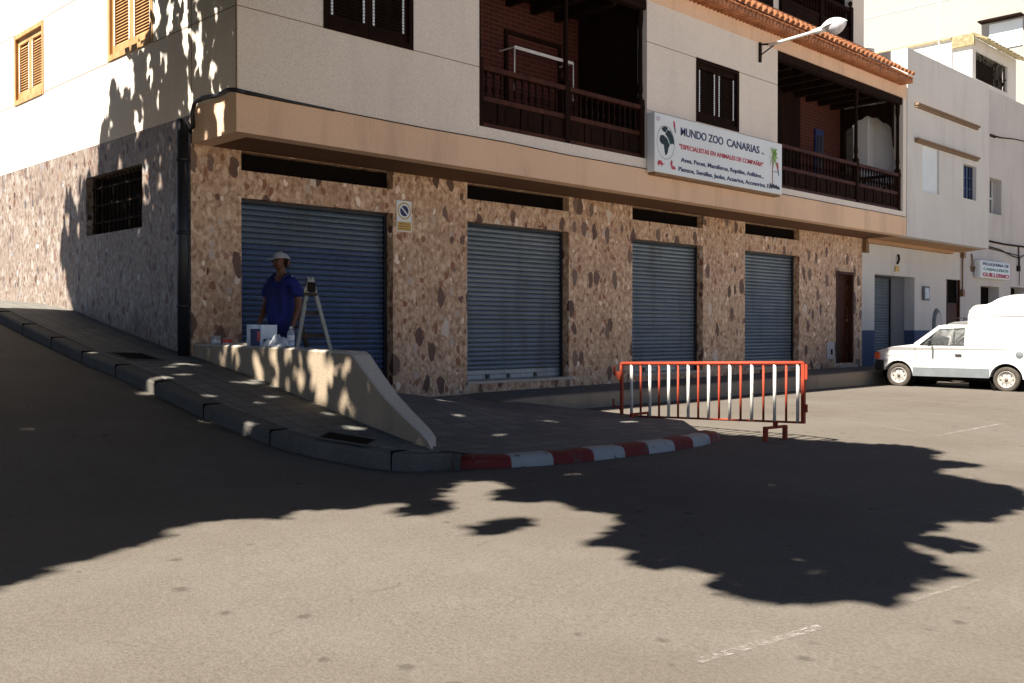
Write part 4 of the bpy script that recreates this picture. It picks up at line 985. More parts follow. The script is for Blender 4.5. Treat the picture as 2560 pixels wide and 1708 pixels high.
m = MB(); P_ = [(32.4, WY-.03, 4.27), (33.6, WY-.04, 4.25), (35.3, WY-.05, 4.27), (40, WY-.05, 4.25)]; m.tube(P_, .03, 6); m.tube([(32.2, WY-.03, 4.10), (33.2, WY-.05, 4.06), (34.4, WY-.06, 3.9), (34.95, WY-.07, 3.87), (35.4, WY-.05, 3.98), (40, WY-.05, 4.0)], .018, 6); m.tube([(32.3, WY-.03, 4.05), (33.6, WY-.05, 4.0), (35, WY-.06, 3.95)], .014, 6)
m.tube([(34.95, WY-.04, 4.28), (34.95, WY-.05, 3.5)], .022, 6); m.box(34.86, 35.02, WY-.08, WY, 3.44, 3.62); m.tube([(35.05, WY-.04, 3.9), (35.05, WY-.03, 2.97)], .012, 6)
tag(m.build('wall_cable', M['barred']), 'sagging dark cables across the barber building wall', 'cable')
m = MB(); m.tube([(30.22, WY-.04, 3.78), (30.22, WY-.04, 2.65)], .022, 6); m.box(30.15, 30.30, WY-.1, WY, 3.64, 3.80); m.box(30.15, 30.3, WY-.08, WY, 2.5, 2.7); m.tube([(30.95, WY-.03, 3.8), (30.95, WY-.05, 3.5), (30.85, WY-.05, 3.38), (30.9, WY-.05, 3.27), (30.98, WY-.05, 3.4), (31.05, WY-.05, 3.27), (31.12, WY-.05, 3.42)], .022, 6)
tag(m.build('cable_conduit', M['rust_iron']), 'brown conduit and curled cable ends beside the dark door under the overhang', 'cable')
m = MB(); m.tube([(32.42, WY-.04, 7.56), (33.3, WY-.05, 7.60), (34.5, WY-.05, 7.72), (37, WY-.06, 7.85)], [.03,.022,.018,.018], 6); m.box(32.42, 32.8, WY-.06, WY, 7.53, 7.6)
tag(m.build('wall_cable', M['barred']), 'short dark cable high on the upper wall at the right edge', 'cable')
T = thing('barber_sign', (32.4, WY-.1, 3.1), 'white rounded barber sign PELUQUERIA DE CABALLEROS over the dark doorway', 'sign')
m = MB(); m.box(31.15, 33.65, WY-.22, WY-.0, 3.08, 3.64); m.build('sign_box', M['sign_white'], T, bevel=.06)
text_obj('PELUQUERIA DE', .085, 31.3, 33.5, 3.475, WY-.225, M['navy'], T, bold=.02); text_obj('CABALLEROS', .085, 31.36, 33.45, 3.325, WY-.225, M['teal'], T, bold=.02); text_obj('GUILLERMO', .115, 31.3, 33.52, 3.14, WY-.225, M['red_ink'], T, bold=.04)
# rooftop room, lower lit wall, far block
K2 = thing('rooftop_room', (33, 12.24, 8.4), 'sunlit white rooftop room with tiled canopy and wrought iron screen', 'building')
m = MB(); m.quad((33, 12.4, 8), (33, 40, 8), (33, 40, 10.95), (33, 12.4, 10.92)); wall(m, FY, 33, 37.0, 8, 10.92, 12.24, 12.4, [(33.3, 36.15, 9.62, 10.52)]); m.quad((37, 12.24, 8), (37, 14, 8), (37, 14, 10.9), (37, 12.24, 10.9)); m.box(33.05, 36.95, 12.45, 39, 10.8, 10.9)
m.build('wall', M['white_wall'], K2)
m = MB(); m.box(32.93, 33.0, 12.2, 16, 10.93, 10.99); m.box(32.9, 33.0, 12.15, 12.85, 10.62, 10.93); 
for i in range(12):
    x = 33.0+i*.33; m.prism([(12.24, 10.93), (11.75, 10.72), (11.74, 10.76), (12.24, 11.05)], lambda a, b, t: (x+t, a, b), 0, .25)
m.build('tiled_canopy', M['yellow_tile'], K2)
m = MB(); rr = random.Random(3)
for i in range(24): x = 33.34+i*.118; m.bar((x, 12.3, 9.62), (x, 12.3, 10.52), .022, .02)
for i in range(60):
    x = 33.4+rr.random()*2.7; z = 9.7+rr.random()*.75; a = rr.random()*6; m.bar((x, 12.29, z), (x+.14*math.cos(a), 12.29, z+.14*math.sin(a)), .03, .02)
m.box(33.3, 36.15, 12.7, 12.72, 9.6, 10.55); m.build('iron_screen', M['barred'], K2)
K3 = thing('far_apartment_block', (40, 13, 0), 'tall sunlit cream block rising behind the rooftops', 'building')
m = MB(); m.box(40, 60, 11.0, 80, 0, 34); m.build('wall', M['far_wall'], K3)
m = MB()
for z in (14.55, 18.0, 21.4, 24.8): m.box(39.985, 40.01, 11, 80, z-.02, z+.02)
m.build('render_joint', M['pink_wall'], K3)
m = MB(); m.box(39.6, 40, 12.95, 14.5, 13.27, 13.33); m.build('window_ledge', M['dark_wood'], K3); m = MB(); m.box(39.96, 39.985, 13.0, 14.2, 12.2, 13.2); m.build('window', M['sign_white'], K3)
m = MB(); m.tube([(32.0, 12.9, 8.2), (32.0, 12.9, 14)], .022, 6); m.box(31.95, 32.05, 12.8, 13.0, 9.85, 9.95); tag(m.build('antenna_pole', M['lamp_white']), 'thin pale antenna pole rising behind the white parapet', 'pole')

# ------------------------------------------------------------------ painter, ladder and his things
def skin(name, nodes, mt, parent=None, sub=2, root=0):
    """nodes: list of (pos, radius or (rx,ry), parent index)"""
    me = bpy.data.meshes.new(name); me.from_pydata([n_[0] for n_ in nodes], [(n_[2], i) for i, n_ in enumerate(nodes) if n_[2] is not None], [])
    o = bpy.data.objects.new(name, me); scene.collection.objects.link(o); bm = bmesh.new(); bm.from_mesh(me); lay = bm.verts.layers.skin.verify(); bm.verts.ensure_lookup_table()
    for i, n_ in enumerate(nodes):
        r_ = n_[1] if isinstance(n_[1], tuple) else (n_[1], n_[1]); bm.verts[i][lay].radius = r_; bm.verts[i][lay].use_root = (i == root)
    bm.to_mesh(me); bm.free()
    md = o.modifiers.new('s', 'SKIN'); md.use_smooth_shade = True; md.branch_smoothing = .6
    sb = o.modifiers.new('u', 'SUBSURF'); sb.levels = sub; sb.render_levels = sub
    dg = bpy.context.evaluated_depsgraph_get(); dg.update(); m2 = bpy.data.meshes.new_from_object(o.evaluated_get(dg)); bpy.data.objects.remove(o)
    m2.name = name; m2.materials.clear(); m2.materials.append(mt)
    for p in m2.polygons: p.use_smooth = True
    ob = bpy.data.objects.new(name, m2); scene.collection.objects.link(ob); setparent(ob, parent); return ob
gz_ = apron_z(6.75, 10.35)
P0 = thing('person', (6.47, 10.40, gz_), 'painter in blue work clothes and white cap standing beside the stepladder', 'person')
# local frame: person faces direction F (towards camera-left), L = his left (camera right)
Fd = Vector((-.97, -.24, 0)).normalized(); Ld = Vector((-Fd.y, Fd.x, 0)) * -1   # left-hand side towards the camera right
Ld = Vector((Fd.y*-1, Fd.x, 0)); Ld = Vector((.24, -.97, 0)).normalized()
base = Vector((6.47, 10.40, gz_))
HT = 1.70
def Q(f, l, z): return tuple(base + Fd*f + Ld*l + Vector((0, 0, z*HT/1.78)))
body = [(Q(0,0,.95), (.15,.12), None), (Q(0,0,1.12), (.15,.115), 0), (Q(0,0,1.30), (.165,.12), 1), (Q(-.01,0,1.43), (.13,.10), 2), (Q(0,0,1.50), .058, 3), (Q(.02,0,1.56), .060, 4), (Q(.035,0,1.635), (.085,.10), 5), (Q(.02,0,1.70), (.080,.095), 6), (Q(.01,0,1.755), .055, 7),
  (Q(-.01,.17,1.42), .062, 3), (Q(-.02,.225,1.30), .052, 9), (Q(-.04,.24,1.13), .043, 10), (Q(.02,.245,.99), .036, 11), (Q(.05,.24,.89), .027, 12),
  (Q(-.01,-.17,1.42), .062, 3), (Q(0,-.225,1.29), .052, 14), (Q(.02,-.235,1.12), .043, 15), (Q(.11,-.20,1.00), .036, 16), (Q(.19,-.16,.93), .027, 17),
  (Q(0,.09,.88), .095, 0), (Q(.01,.10,.66), .078, 19), (Q(.01,.105,.48), .058, 20), (Q(-.01,.11,.28), .052, 21), (Q(-.02,.11,.09), .038, 22), (Q(.12,.12,.03), .035, 23),
  (Q(0,-.09,.88), .095, 0), (Q(.03,-.10,.66), .078, 25), (Q(.04,-.105,.48), .058, 26), (Q(.02,-.11,.28), .052, 27), (Q(0,-.11,.09), .038, 28), (Q(.14,-.12,.03), .035, 29),
  (Q(.115,0,1.66), .016, 6), (Q(.135,0,1.63), .016, 31), (Q(.085,0,1.575), .045, 6)]
# hands: palms with five fingers each
def hand(nodes, wrist_i, w, f, l, curl):
    pw_ = Q(f, l, w); i0 = len(nodes)
    nodes.append((Q(f+.015, l, w-.05), (.022,.036), wrist_i)); nodes.append((Q(f+.02, l, w-.085), (.018,.036), i0))
    for k, (df, ln) in enumerate(((-.03,.075),(-.01,.085),(.012,.08),(.033,.062))):
        j = len(nodes); nodes.append((Q(f+.02+df, l+.002, w-.115), .0095, i0+1)); nodes.append((Q(f+.03+df+curl*.3, l-.012, w-.115-ln*.5), .0088, j)); nodes.append((Q(f+.035+df+curl*.5, l-.035, w-.115-ln*.85), .0078, j+1))
    j = len(nodes); nodes.append((Q(f+.05, l-.01, w-.065), .012, i0)); nodes.append((Q(f+.072, l-.02, w-.10), .0095, j))
hand(body, 13, .89, .05, .24, .02); hand(body, 18, .93, .19, -.16, .04)
skin('body', body, M['skin'], P0)
shirt = [(Q(0,0,.78), (.20,.185), None), (Q(0,0,1.05), (.19,.165), 0), (Q(0,0,1.30), (.185,.14), 1), (Q(-.01,0,1.43), (.145,.112), 2), (Q(-.005,0,1.485), .075, 3),
  (Q(-.01,.175,1.42), .078, 3), (Q(-.02,.232,1.30), .075, 5), (Q(-.03,.243,1.20), .075, 6), (Q(-.01,-.175,1.42), .078, 3), (Q(0,-.235,1.30), .075, 8), (Q(.02,-.248,1.20), .073, 9)]
skin('shirt', shirt, M['shirt'], P0)
trs = [(Q(0,0,1.08), (.19,.155), None), (Q(0,0,.90), (.18,.15), 0), (Q(0,.095,.80), .118, 1), (Q(.01,.10,.6), .098, 2), (Q(.01,.108,.4), .085, 3), (Q(-.01,.11,.10), .082, 4), (Q(0,-.095,.80), .118, 1), (Q(.03,-.10,.6), .098, 6), (Q(.03,-.108,.4), .085, 7), (Q(.01,-.11,.10), .082, 8)]
skin('trousers', trs, M['trousers'], P0)
bibm = MB(); bibm.prism([(-.13,1.0),(.13,1.0),(.11,1.33),(-.11,1.33)], lambda a, b, t: Q(.148+t-.02*abs(a)*8, a, b), 0, .012)
for s_ in (-1, 1): bibm.tube([Q(.15,.09*s_,1.32), Q(.10,.11*s_,1.44), Q(0,.11*s_,1.51), Q(-.1,.09*s_,1.42)], .016, 6)
bibm.build('overalls_bib', M['trousers'], P0)
capm = MB(); 
n_, k_ = 18, 6; vs = []
for i in range(k_+1):
    t = i/k_*math.pi/2
    for j in range(n_):
        a = 2*math.pi*j/n_; rr_ = math.cos(t); vs.append(Q(.0+.112*rr_*math.cos(a)-.0, .094*rr_*math.sin(a), 1.70+.082*math.sin(t)-.015*math.cos(a)*-1))
capm.add(vs, [(i*n_+j, i*n_+(j+1) % n_, (i+1)*n_+(j+1) % n_, (i+1)*n_+j) for i in range(k_) for j in range(n_)], 0, True)
br = [(.10*math.cos(a)+.0, .095*math.sin(a)) for a in [R(-70+14*i) for i in range(11)]]; bro = [(.215*math.cos(a*.75)-.0, .10*math.sin(a)) for a in [R(70-14*i) for i in range(11)]]
capm.prism(br+bro, lambda a, b, t: Q(a, b, 1.705-.22*max(0, a-.1)+t), 0, .008); capm.build('cap', M['cap'], P0)
m = MB()
vs = []
for i in range(7):
    for j in range(15):
        a = R(85+190*j/14); z = 1.60+.11*i/6; k9 = .80+.20*math.sin(math.pi*min(1, i/6+.15)); vs.append(Q(.005+.108*math.cos(a)*k9, .092*math.sin(a)*k9, z))
m.add(vs, [(i*15+j, i*15+j+1, (i+1)*15+j+1, (i+1)*15+j) for i in range(6) for j in range(14)], 0, True); m.build('hair', M['hair'], P0)
for s_ in (-1, 1):
    m = MB(); m.lathe([(0,-.008),(.010,-.003),(.012,.004),(0,.010)], Q(.112,.032*s_,1.665), 8, axis='y'); m.build('eye', M['ink'], P0)
    m = MB(); m.tube([Q(.0,.092*s_,1.61), Q(-.012,.104*s_,1.645), Q(-.008,.10*s_,1.68)], [.008,.017,.012], 8); m.build('ear', M['skin'], P0)
m = MB(); m.tube([Q(.112,-.026,1.60), Q(.125,0,1.603), Q(.112,.026,1.60)], .008, 6); m.build('mouth', M['hair'], P0)
for s_ in (-1, 1):
    m = MB(); m.tube([Q(-.07,.115*s_,.045), Q(.02,.12*s_,.05), Q(.12,.125*s_,.045), Q(.19,.125*s_,.035)], [.045,.05,.048,.032], 10); m.build('shoe', M['black_plastic'], P0)

# step ladder: two A sides joined by treads
LZ = apron_z(7.2, 10.3)
T = thing('step_ladder', (7.3, 10.2, LZ), 'paint-spattered wooden stepladder standing open beside the painter', 'ladder')
def Uy(u, v, Y):
    a = (u-1280)/2489.; b = -(v-854)/2489.; p_ = R(.645); h = math.cos(p_)+b*math.sin(p_); zz = -math.sin(p_)+b*math.cos(p_)
    d = Vector((math.cos(R(45.09))*h+math.sin(R(45.09))*a, math.sin(R(45.09))*h-math.cos(R(45.09))*a, zz)); k = Y/d.y; return Vector((d.x*k, Y, 1.5+d.z*k))
top = Vector((7.0, 10.6, 2.14))
lf = Vector((6.82, 10.6, 1.307)); rf = Vector((7.29, 10.6, 1.286))
def ext(p, q, z): d = q-p; t = (z-p.z)/d.z; return p+d*t
F1 = ext(top, lf, LZ+.0); F2 = ext(top+Vector((.02,0,0)), rf, LZ+.0)
m = MB(); m.bar(F1, top+Vector((-.01,0,.02)), .05, .03, up=(0,1,0)); m.build('leg', M['ladder'], T)
m = MB(); m.bar(F2, top+Vector((.02,0,.02)), .05, .03, up=(0,1,0)); m.build('leg', M['ladder'], T)
off = Vector((-.02, .46, 0))
m = MB(); m.bar(F1+off+Vector((-.03,0,.01)), top+off-Vector((0,0,.02)), .05, .03, up=(0,1,0)); m.build('leg', M['ladder_dark'], T)
m = MB(); m.bar(F2+off+Vector((-.03,0,.01)), top+off+Vector((.03,0,-.02)), .05, .03, up=(0,1,0)); m.build('leg', M['ladder_dark'], T)
for i, t in enumerate((.18, .38, .58, .78)):
    a = F1+(top-F1)*t; m = MB(); m.bar(a+Vector((0,.01,0)), a+off, .09, .03); m.build('tread', M['ladder_dark'], T)
for t in (.22, .5, .70): 
    a = F1+(top-F1)*t+Vector((0,.03,0)); b_ = F2+(top-F2)*t+Vector((0,.03,0)); m = MB(); m.bar(a, b_, .02, .045); m.build('brace', M['ladder_dark'], T)
m = MB(); m.box(6.92, 7.1, 10.58, 11.1, 1.93, 1.97); m.build('top_tread', M['ladder_dark'], T)
m = MB(); m.box(6.955, 7.065, 10.57, 10.63, 1.98, 2.10); m.build('hinge', M['barred'], T)
T = thing('plastic_jug', (6.86, 11.0, 1.95), 'pale translucent jug resting on the ladder behind the painter', 'jug')
m = MB(); m.lathe([(0,0),(.07,.0),(.075,.02),(.075,.12),(.05,.17),(.025,.19),(.025,.22),(0,.222)], (6.93, 10.92, 1.971), 14); m.build('jug_body', M['bucket'], T); m = MB(); m.tube([(6.98, 10.9, 2.14), (7.03, 10.9, 2.12), (7.03, 10.9, 2.03), (6.99, 10.9, 2.0)], .01, 6); m.build('handle', M['bucket'], T)

# objects on the parapet
PX0 = 6.0
def ztop(y): return zt(y)+.001 if y > 8.2 else 1.285
T = thing('paint_tin', (PX0, 11.12, ztop(11.1)), 'small bare metal paint tin at the pipe end of the parapet', 'paint tin')
m = MB(); m.lathe([(0,0),(.055,0),(.057,.004),(.055,.01),(.055,.09),(.058,.095),(.055,.10)], (PX0, 11.12, ztop(11.1)), 18); m.build('tin_body', M['tin'], T); m = MB(); m.lathe([(.05,.097),(.045,.09),(0,.09)], (PX0, 11.12, ztop(11.1)), 18); m.build('lid', M['black'], T)
T = thing('paint_tin', (PX0, 10.84, ztop(10.8)), 'small paint tin with a red label next to the bare tin', 'paint tin')
m = MB(); m.lathe([(0,0),(.058,0),(.06,.004),(.058,.01),(.058,.02)], (PX0, 10.84, ztop(10.8)), 18); m.lathe([(.058,.065),(.061,.07),(.058,.075),(.05,.07),(0,.068)], (PX0, 10.84, ztop(10.8)), 18); m.build('tin_body', M['tin'], T); m = MB(); m.lathe([(.0585,.018),(.0585,.066)], (PX0, 10.84, ztop(10.8)), 18); m.build('paper_label', M['tin_red'], T)
m = MB(); m.bar((PX0-.02, 10.58, ztop(10.5)+.012), (PX0+.04, 10.33, ztop(10.4)+.012), .04, .02); tag(m.build('wood_batten', M['cream_stick']), 'short pale batten lying on the parapet between tin and bucket', 'batten')
T = thing('bucket', (6.02, 10.07, ztop(10)), 'pale square plastic bucket with dark front standing on the parapet', 'bucket')
m = MB(); y0_, y1_ = 9.92, 10.24; z_ = ztop(10.2)
m.box(5.91, 6.11, y1_-.05, y1_, z_, z_+.24); m.box(5.91, 6.11, y0_, y0_+.03, z_, z_+.235); m.box(5.91, 6.11, y0_+.03, y1_-.05, z_+.19, z_+.235); m.box(6.09, 6.11, y0_+.03, y1_-.05, z_, z_+.19); m.build('bucket_shell', M['bucket'], T)
m = MB(); m.box(5.93, 6.09, y0_+.03, y1_-.05, z_+.002, z_+.189); m.build('dark_label', M['navy'], T)
m = MB(); m.box(5.926, 5.93, 9.97, 10.04, z_+.05, z_+.16); m.build('red_print', M['tin_red'], T)
T = thing('paint_tray', (5.95, 10.05, ztop(10)), 'dark dented tray tipped against the bucket on the parapet', 'tray')
m = MB(); vs = []
for i in range(5):
    for j in range(12): a = 2*math.pi*j/12; rr_ = (0, .06, .10, .12, .128)[i]; vs.append((5.965+.3*rr_*math.cos(a), 9.99+rr_*math.sin(a)*.95, ztop(10)+.03+(0,.0,.005,.015,.035)[i]+rr_*math.sin(a)*-.14))
m.add(vs, [(i*12+j, i*12+(j+1) % 12, (i+1)*12+(j+1) % 12, (i+1)*12+j) for i in range(4) for j in range(12)], 0, True); m.build('tray_body', M['black_plastic'], T)
m = MB(); m.tube([(5.96, 10.1, ztop(10)+.02), (5.96, 10.0, ztop(10)+.07), (5.96, 9.93, ztop(10)+.075)], [.015,.03,.02], 8); m.build('brush', M['tin'], T)
# rag: rumpled mound
m = MB(); rr = random.Random(5); nu, nv = 22, 12; vs = []
for i in range(nu+1):
    for j in range(nv+1):
        u, v = i/nu, j/nv; y = 9.95-u*.43; x = 5.89+v*.2
        h = .085*math.sin(math.pi*v)**.6*(max(0, math.sin(math.pi*min(1, max(0, (u-.12)/.85))))**.7)+.022*math.sin(math.pi*u)**.3*math.sin(math.pi*v)**.3
        h *= 1+.28*math.sin(u*21+v*7)+.15*math.sin(u*9-v*13); vs.append((x+.01*math.sin(u*17), y+.008*math.sin(v*14), ztop(9.7)+.001+max(0, h)))
m.add(vs, [(i*(nv+1)+j, i*(nv+1)+j+1, (i+1)*(nv+1)+j+1, (i+1)*(nv+1)+j) for i in range(nu) for j in range(nv)], 0, True)
tag(m.build('rag', M['cloth']), 'crumpled white rag on the parapet beside the bottle', 'rag')
T = thing('water_bottle', (6.0, 9.46, ztop(9.5)), 'clear plastic water bottle standing on the parapet by the ladder', 'bottle')
m = MB(); m.lathe([(0,0),(.036,0),(.04,.01),(.04,.05),(.037,.06),(.04,.07),(.04,.14),(.034,.165),(.016,.19),(.014,.205)], (6.0, 9.46, ztop(9.5)), 16); m.build('bottle_body', M['plastic_clear'], T)
m = MB(); m.lathe([(.0165,.2),(.0165,.222),(0,.223)], (6.0, 9.46, ztop(9.5)), 12); m.build('bottle_cap', M['bucket'], T)
m = MB(); m.lathe([(.0406,.07),(.0406,.125)], (6.0, 9.46, ztop(9.5)), 16); m.build('paper_label', M['cloth'], T)
m = MB(); m.lathe([(.02,.0),(.035,.02),(.03,.05),(.0,.06)], (22.2, 7.62, .235), 8); tag(m.build('red_can', M['tin_red']), 'small crushed red can on the ground under the van', 'litter')

# ------------------------------------------------------------------ street trees left of the view (they throw the shade)
CT, SY = .7813, .03
LOW = [(1.85,5.31),(2.06,5.43),(2.19,5.56),(2.59,5.67),(2.94,5.82),(3.03,6.02),(3.48,6.08),(3.86,5.83),(4.03,6.1),(4.2,5.93),(4.42,5.81),(4.83,5.81),(4.82,5.67),(4.54,5.51),(4.52,5.31),(4.79,5.36),(5.04,5.4),(5.02,5.61),(5.15,5.76),(5.51,6.04),(5.75,6.2),(5.92,6.06),(5.99,5.86),(5.8,5.63),(5.59,5.64),(5.42,5.43),(5.52,5.23),(5.74,5.02),(5.63,4.78),(5.75,4.65),(5.6,4.38),(5.41,4.26),(4.9,4.03),(4.95,3.81),(4.75,3.66),(4.73,3.46),(4.9,3.23),(4.96,3.12),(4.56,3.04),(4.58,2.8),(4.69,2.56),(5.02,2.43),(5.05,2.25),(5.68,2.34),(5.94,2.25),(6.25,2.57),(6.55,2.88),(6.49,2.48),(6.73,2.37),(6.88,2.59),(6.68,2.87),(7.03,2.83),(7.43,2.89),(7.66,2.7),(8.07,2.68),(8.47,2.71),(8.89,2.78),(9.35,2.99),(9.43,3.4),(9.58,3.78),(9.9,3.92),(10.45,3.68),(10.48,4.26),(11.05,4.38),(11.34,4.71),(10.95,5.23),(10.75,5.72),(10.6,6.22),(10.45,6.57),(10.6,7.24),(10.8,7.93),(11.0,8.41),(11.0,8.8),(11.0,9.11)]
WALLP = [(10.39,12.32),(10.16,12.42),(10.08,12.67),(10.0,13.22),(9.89,13.08),(9.53,13.23),(9.57,13.38),(9.8,13.55),(9.59,13.7),(9.39,13.8),(9.17,14.06),(8.8,14.15),(8.76,14.44),(8.98,14.64),(8.82,14.8),(8.54,14.86),(8.41,14.96),(8.72,15.25),(8.44,15.38),(7.93,15.61),(7.3,15.1)]
POLY = LOW + [(11.3,9.8),(11.9,10.2),(12.4,11.2),(11.6,12.1)] + WALLP + [(6.8,15.3),(5.5,15.7),(3,15.9),(-.6,15.4),(-1.4,12),(-1.2,8),(-.2,5.6)]
ISL = [(4.44,4.76),(4.62,4.64),(4.90,4.66),(5.12,4.72),(4.98,4.86),(4.72,4.9)]
def inside(p, P):
    x, y = p; c = False; j = len(P)-1
    for i in range(len(P)):
        xi, yi = P[i]; xj, yj = P[j]
        if (yi > y) != (yj > y) and x < (xj-xi)*(y-yi)/(yj-yi)+xi: c = not c
        j = i
    return c
# gaps in the crowns: (w, s, radius_w, radius_s)
HO = [(6.70,9.90,.10,.07),(6.79,8.78,.10,.13),(6.62,8.66,.17,.13),(6.86,10.38,.10,.06),(6.82,9.53,.12,.05),(6.60,9.31,.05,.05),(6.52,8.27,.05,.06),(6.74,8.45,.07,.05),
      (10.20,11.88,.20,.06),(9.95,11.41,.25,.06),(9.66,11.12,.22,.05),(9.02,10.63,.22,.07),(9.72,11.98,.10,.05),(9.62,12.4,.08,.05),(9.4,10.82,.15,.04),(9.78,13.0,.12,.08),(10.4,11.2,.2,.06),(10.3,12.2,.2,.05),
      (5.32,10.06,.10,.09),(5.60,10.14,.14,.05),(5.95,10.28,.12,.05),(5.80,11.88,.09,.05),(6.06,10.72,.10,.05),(6.45,9.78,.15,.05),(5.28,8.32,.08,.06),(6.1,7.77,.10,.05),(5.17,8.86,.05,.06),(6.2,9.1,.1,.04),
      (4.02,8.45,.06,.02),(3.64,9.03,.05,.02),(6.76,5.82,.10,.05),(7.39,4.58,.06,.02),(5.60,3.02,.12,.03),(5.35,2.80,.10,.02),
      (6.72,9.05,.08,.05),(6.9,9.2,.08,.04),(6.6,8.98,.06,.04),(6.85,8.6,.08,.04),(6.55,9.55,.05,.04),(6.8,10.0,.07,.04),(6.9,10.6,.08,.03),(6.6,8.45,.05,.03),(6.45,8.1,.06,.03),(10.5,11.6,.2,.05),(9.3,11.4,.12,.03),(10.0,10.7,.15,.03),(9.2,12.9,.12,.05),(8.8,13.4,.1,.05),(10.1,12.7,.15,.05),(9.6,13.0,.12,.05),(5.9,8.9,.08,.05),(5.6,9.3,.1,.05),(6.3,10.9,.1,.05),(8.6,9.3,.10,.05),(8.0,8.5,.12,.04),(9.0,8.1,.08,.05),(9.9,7.6,.12,.06),(7.7,7.6,.1,.04)]
def ok(p):
    if not (inside(p, POLY) or inside(p, ISL)): return False
    return all(((p[0]-a)/(ra*1.15+.03))**2+((p[1]-b)/(rb*1.1+.025))**2 > 1 for a, b, ra, rb in HO)
fh = Vector((math.cos(R(45.09)), math.sin(R(45.09)), 0)); rh = Vector((math.sin(R(45.09)), -math.cos(R(45.09)), 0))
def unseen(P):
    f_ = P.dot(fh); a = P.dot(rh)
    if f_ <= .3: return True
    if a/f_ < -.60: return True
    return (P.z-1.5)/f_ > .375
TREES = [('curving street tree whose big limb shades the junction', (-1.0, 8.0), (3.2, 4.6)), ('street tree on the hill shading the side wall', (-.6, 12.6), (2.5, 13.0)), ('street tree nearest the side street kerb', (-4.0, 9.8), (-1.0, 9.8))]
crowns = [MB() for _ in TREES]
g = .15; cells = []
wv = -1.4
rr = random.Random(11)
while wv < 12.6:
    sv_ = 2.0
    while sv_ < 16.0:
        cells.append((wv, sv_)); sv_ += g
    wv += g
for (cw, cs) in cells:
    if not (ok((cw+g/2, cs+g/2)) or ok((cw, cs)) or ok((cw+g, cs+g))): continue
    for k in range(9):
        p = (cw+rr.random()*g, cs+rr.random()*g)
        dn = math.sin(p[0]*5.1+2*math.sin(p[1]*3.3))*math.sin(p[1]*8.7+1.5*math.sin(p[0]*4.2))
        if p[0] > 8.0 and p[1] > 10.3 and rr.random() > .60+.5*dn: continue
        if 6.1 < p[0] < 7.2 and 8.1 < p[1] < 10.9 and rr.random() > .78+.45*dn: continue
        if not ok((p[0]+rr.uniform(-.16,.16), p[1]+rr.uniform(-.10,.10))) and rr.random() < .75: continue
        if not ok(p): continue
        for tr in range(6):
            z = 3.9+4.6*rr.random(); 
            if p[0] > 7: z = 4.6+4.4*rr.random()
            P = Vector((p[0]-CT*z, p[1]+SY*z, z))
            if unseen(P): break
        else: continue
        # which crown
        if p[1] < 7.6 and p[0] > 3.6 or (p[0] > 7.4 and p[1] < 9.9): ti = 0
        elif p[1] > 10.0 and p[0] > 4.2: ti = 1
        elif p[0] > 5 : ti = 0 if p[1] < 9 else 1
        else: ti = 2
        nrm_ = (SUN*.9+Vector((rr.uniform(-1,1), rr.uniform(-1,1), rr.uniform(-.6,1)))*.75).normalized()
        a = nrm_.cross(Vector((rr.uniform(-1,1), rr.uniform(-1,1), rr.uniform(-1,1)))).normalized(); b = nrm_.cross(a)
        L_, W_ = rr.uniform(.09, .13), rr.uniform(.05, .075)
        crowns[ti].add([P-a*L_, P-a*L_*.3+b*W_, P+a*L_*.5+b*W_*.8, P+a*L_, P+a*L_*.5-b*W_*.8, P-a*L_*.3-b*W_], [(0,1,2,3,4,5)])
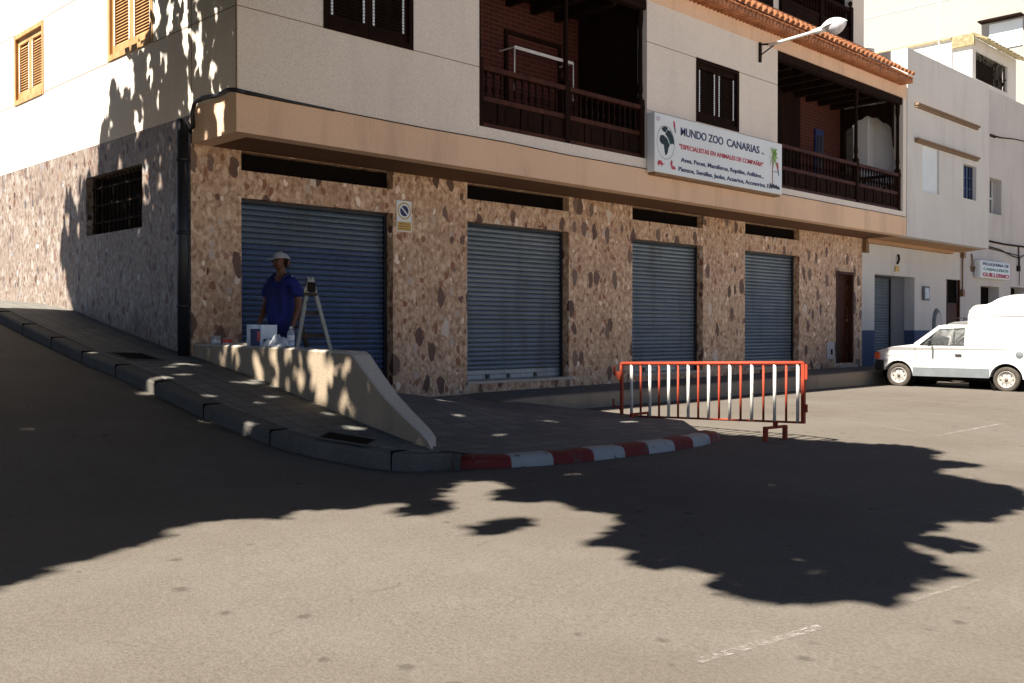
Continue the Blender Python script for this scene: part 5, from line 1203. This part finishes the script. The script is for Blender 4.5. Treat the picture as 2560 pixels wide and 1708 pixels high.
for (lab, (tx, ty_), (cx, cy)), cm in zip(TREES, crowns):
    T = thing('street_tree', (tx, ty_, road_z(tx, ty_)), lab, 'tree', 'street trees beside the side street')
    me = bpy.data.meshes.new('crown'); me.from_pydata(cm.v, [], cm.f); me.materials.append(M['leaf']); o = bpy.data.objects.new('crown', me); scene.collection.objects.link(o); setparent(o, T)
    m = MB(); z0 = road_z(tx, ty_)-.1
    if tx == -1.0:
        m.tube([(tx, ty_, z0), (-.9, 7.9, 1.5), (-.6, 7.7, 3.1)], [.26, .2, .18], 12); J = Vector((-.6, 7.7, 3.1))
        m.tube([J, (.3, 7.25, 4.3), (1.4, 6.6, 5.3), (2.6, 5.8, 6.2), (3.8, 4.8, 6.9)], [.18,.14,.11,.08,.04], 10)
        ends = [((1.4,6.6,5.3),(3.6,7.2,7.2)), ((2.6,5.8,6.2),(4.4,6.0,7.6)), ((1.4,6.6,5.3),(1.5,7.3,7.0)), ((2.6,5.8,6.2),(2.2,4.4,7.2)), ((.3,7.25,4.3),(2.6,8.3,6.9))]
    elif tx == -.6:
        m.tube([(tx, ty_, z0), (-.5, 12.6, 3.5), (-.1, 12.5, 5.0)], [.24,.18,.15], 12); J = Vector((-.1, 12.5, 5.0))
        ends = [(J, (3.0,11.6,7.4)), (J, (2.4,13.6,7.2)), (J, (1.2,12.2,8.2)), (J, (-1.2,13.6,7.0)), (J, (-1.0,11.4,7.0))]
    else:
        m.tube([(tx, ty_, z0), (-3.9, 9.9, 3.2), (-3.5, 9.8, 4.5)], [.28,.2,.16], 12); J = Vector((-3.5, 9.8, 4.5))
        ends = [(J, (-.8,8.4,6.6)), (J, (-.6,10.9,6.6)), (J, (-2.6,12.6,6.4)), (J, (-4.6,8.0,6.2)), (J, (-2.8,7.4,6.6))]
    for a, b in ends:
        a, b = Vector(a), Vector(b); mid_ = (a+b)/2+Vector((0, 0, .25)); m.tube([a, mid_, b], [.09, .06, .02], 7)
    m.build('trunk', M['bark'], T)

LM = MB()  # extra unseen trees, added to block sky light and deepen the shade
for k in range(9000):
    while True:
        q = Vector((rr.uniform(-1,1), rr.uniform(-1,1), rr.uniform(-1,1)))
        if .25 < q.length < 1: break
    q = Vector((q.x*3.2*(1+.2*math.sin(q.y*7)), q.y*3.3*(1+.2*math.sin(q.x*6)), q.z*2.3+6.2))
    n1 = Vector((rr.uniform(-1,1), rr.uniform(-1,1), rr.uniform(0,1.4))).normalized(); a = n1.cross(Vector((rr.uniform(-1,1), rr.uniform(-1,1), .3))).normalized(); b = n1.cross(a)
    L_, W_ = rr.uniform(.12,.2), rr.uniform(.07,.11)
    LM.add([q-a*L_, q-a*L_*.3+b*W_, q+a*L_*.5+b*W_*.8, q+a*L_, q+a*L_*.5-b*W_*.8, q-a*L_*.3-b*W_], [(0,1,2,3,4,5)])
mel = bpy.data.meshes.new('crown'); mel.from_pydata(LM.v, [], LM.f); mel.materials.append(M['leaf'])
TM = MB(); TM.tube([(0,0,-.1),(.05,0,2.5),(0,.1,4.2)], [.25,.18,.14], 10)
for b_ in ((1.8,.6,6.4),(-1.6,1.2,6.6),(.3,-1.9,6.5),(-.4,1.0,7.6)): TM.tube([(0,.1,4.2), (b_[0]*.5,b_[1]*.5,5.5), b_], [.11,.07,.02], 7)
for k, (x, y, lab) in enumerate(((-10.2, 1.2, 'unseen round tree added farthest left behind the camera side to block sky light'), (-8.6, 7.6, 'unseen round tree added at the junction to block sky light'), (-7.4, 13.6, 'unseen round tree added up the hill to block sky light'))):
    T = thing('street_tree', (x, y, road_z(x, y)), lab, 'tree', 'unseen round trees added to block sky light')
    o = bpy.data.objects.new('crown', mel); scene.collection.objects.link(o); o.parent = T; o.rotation_euler = (0, 0, k*2.1)
    if k == 0: tmo = TM.build('trunk', M['bark'], None); tmo.parent = T
    else:
        o = tmo.copy(); scene.collection.objects.link(o); o.parent = T; o.rotation_euler = (0, 0, k*1.4)
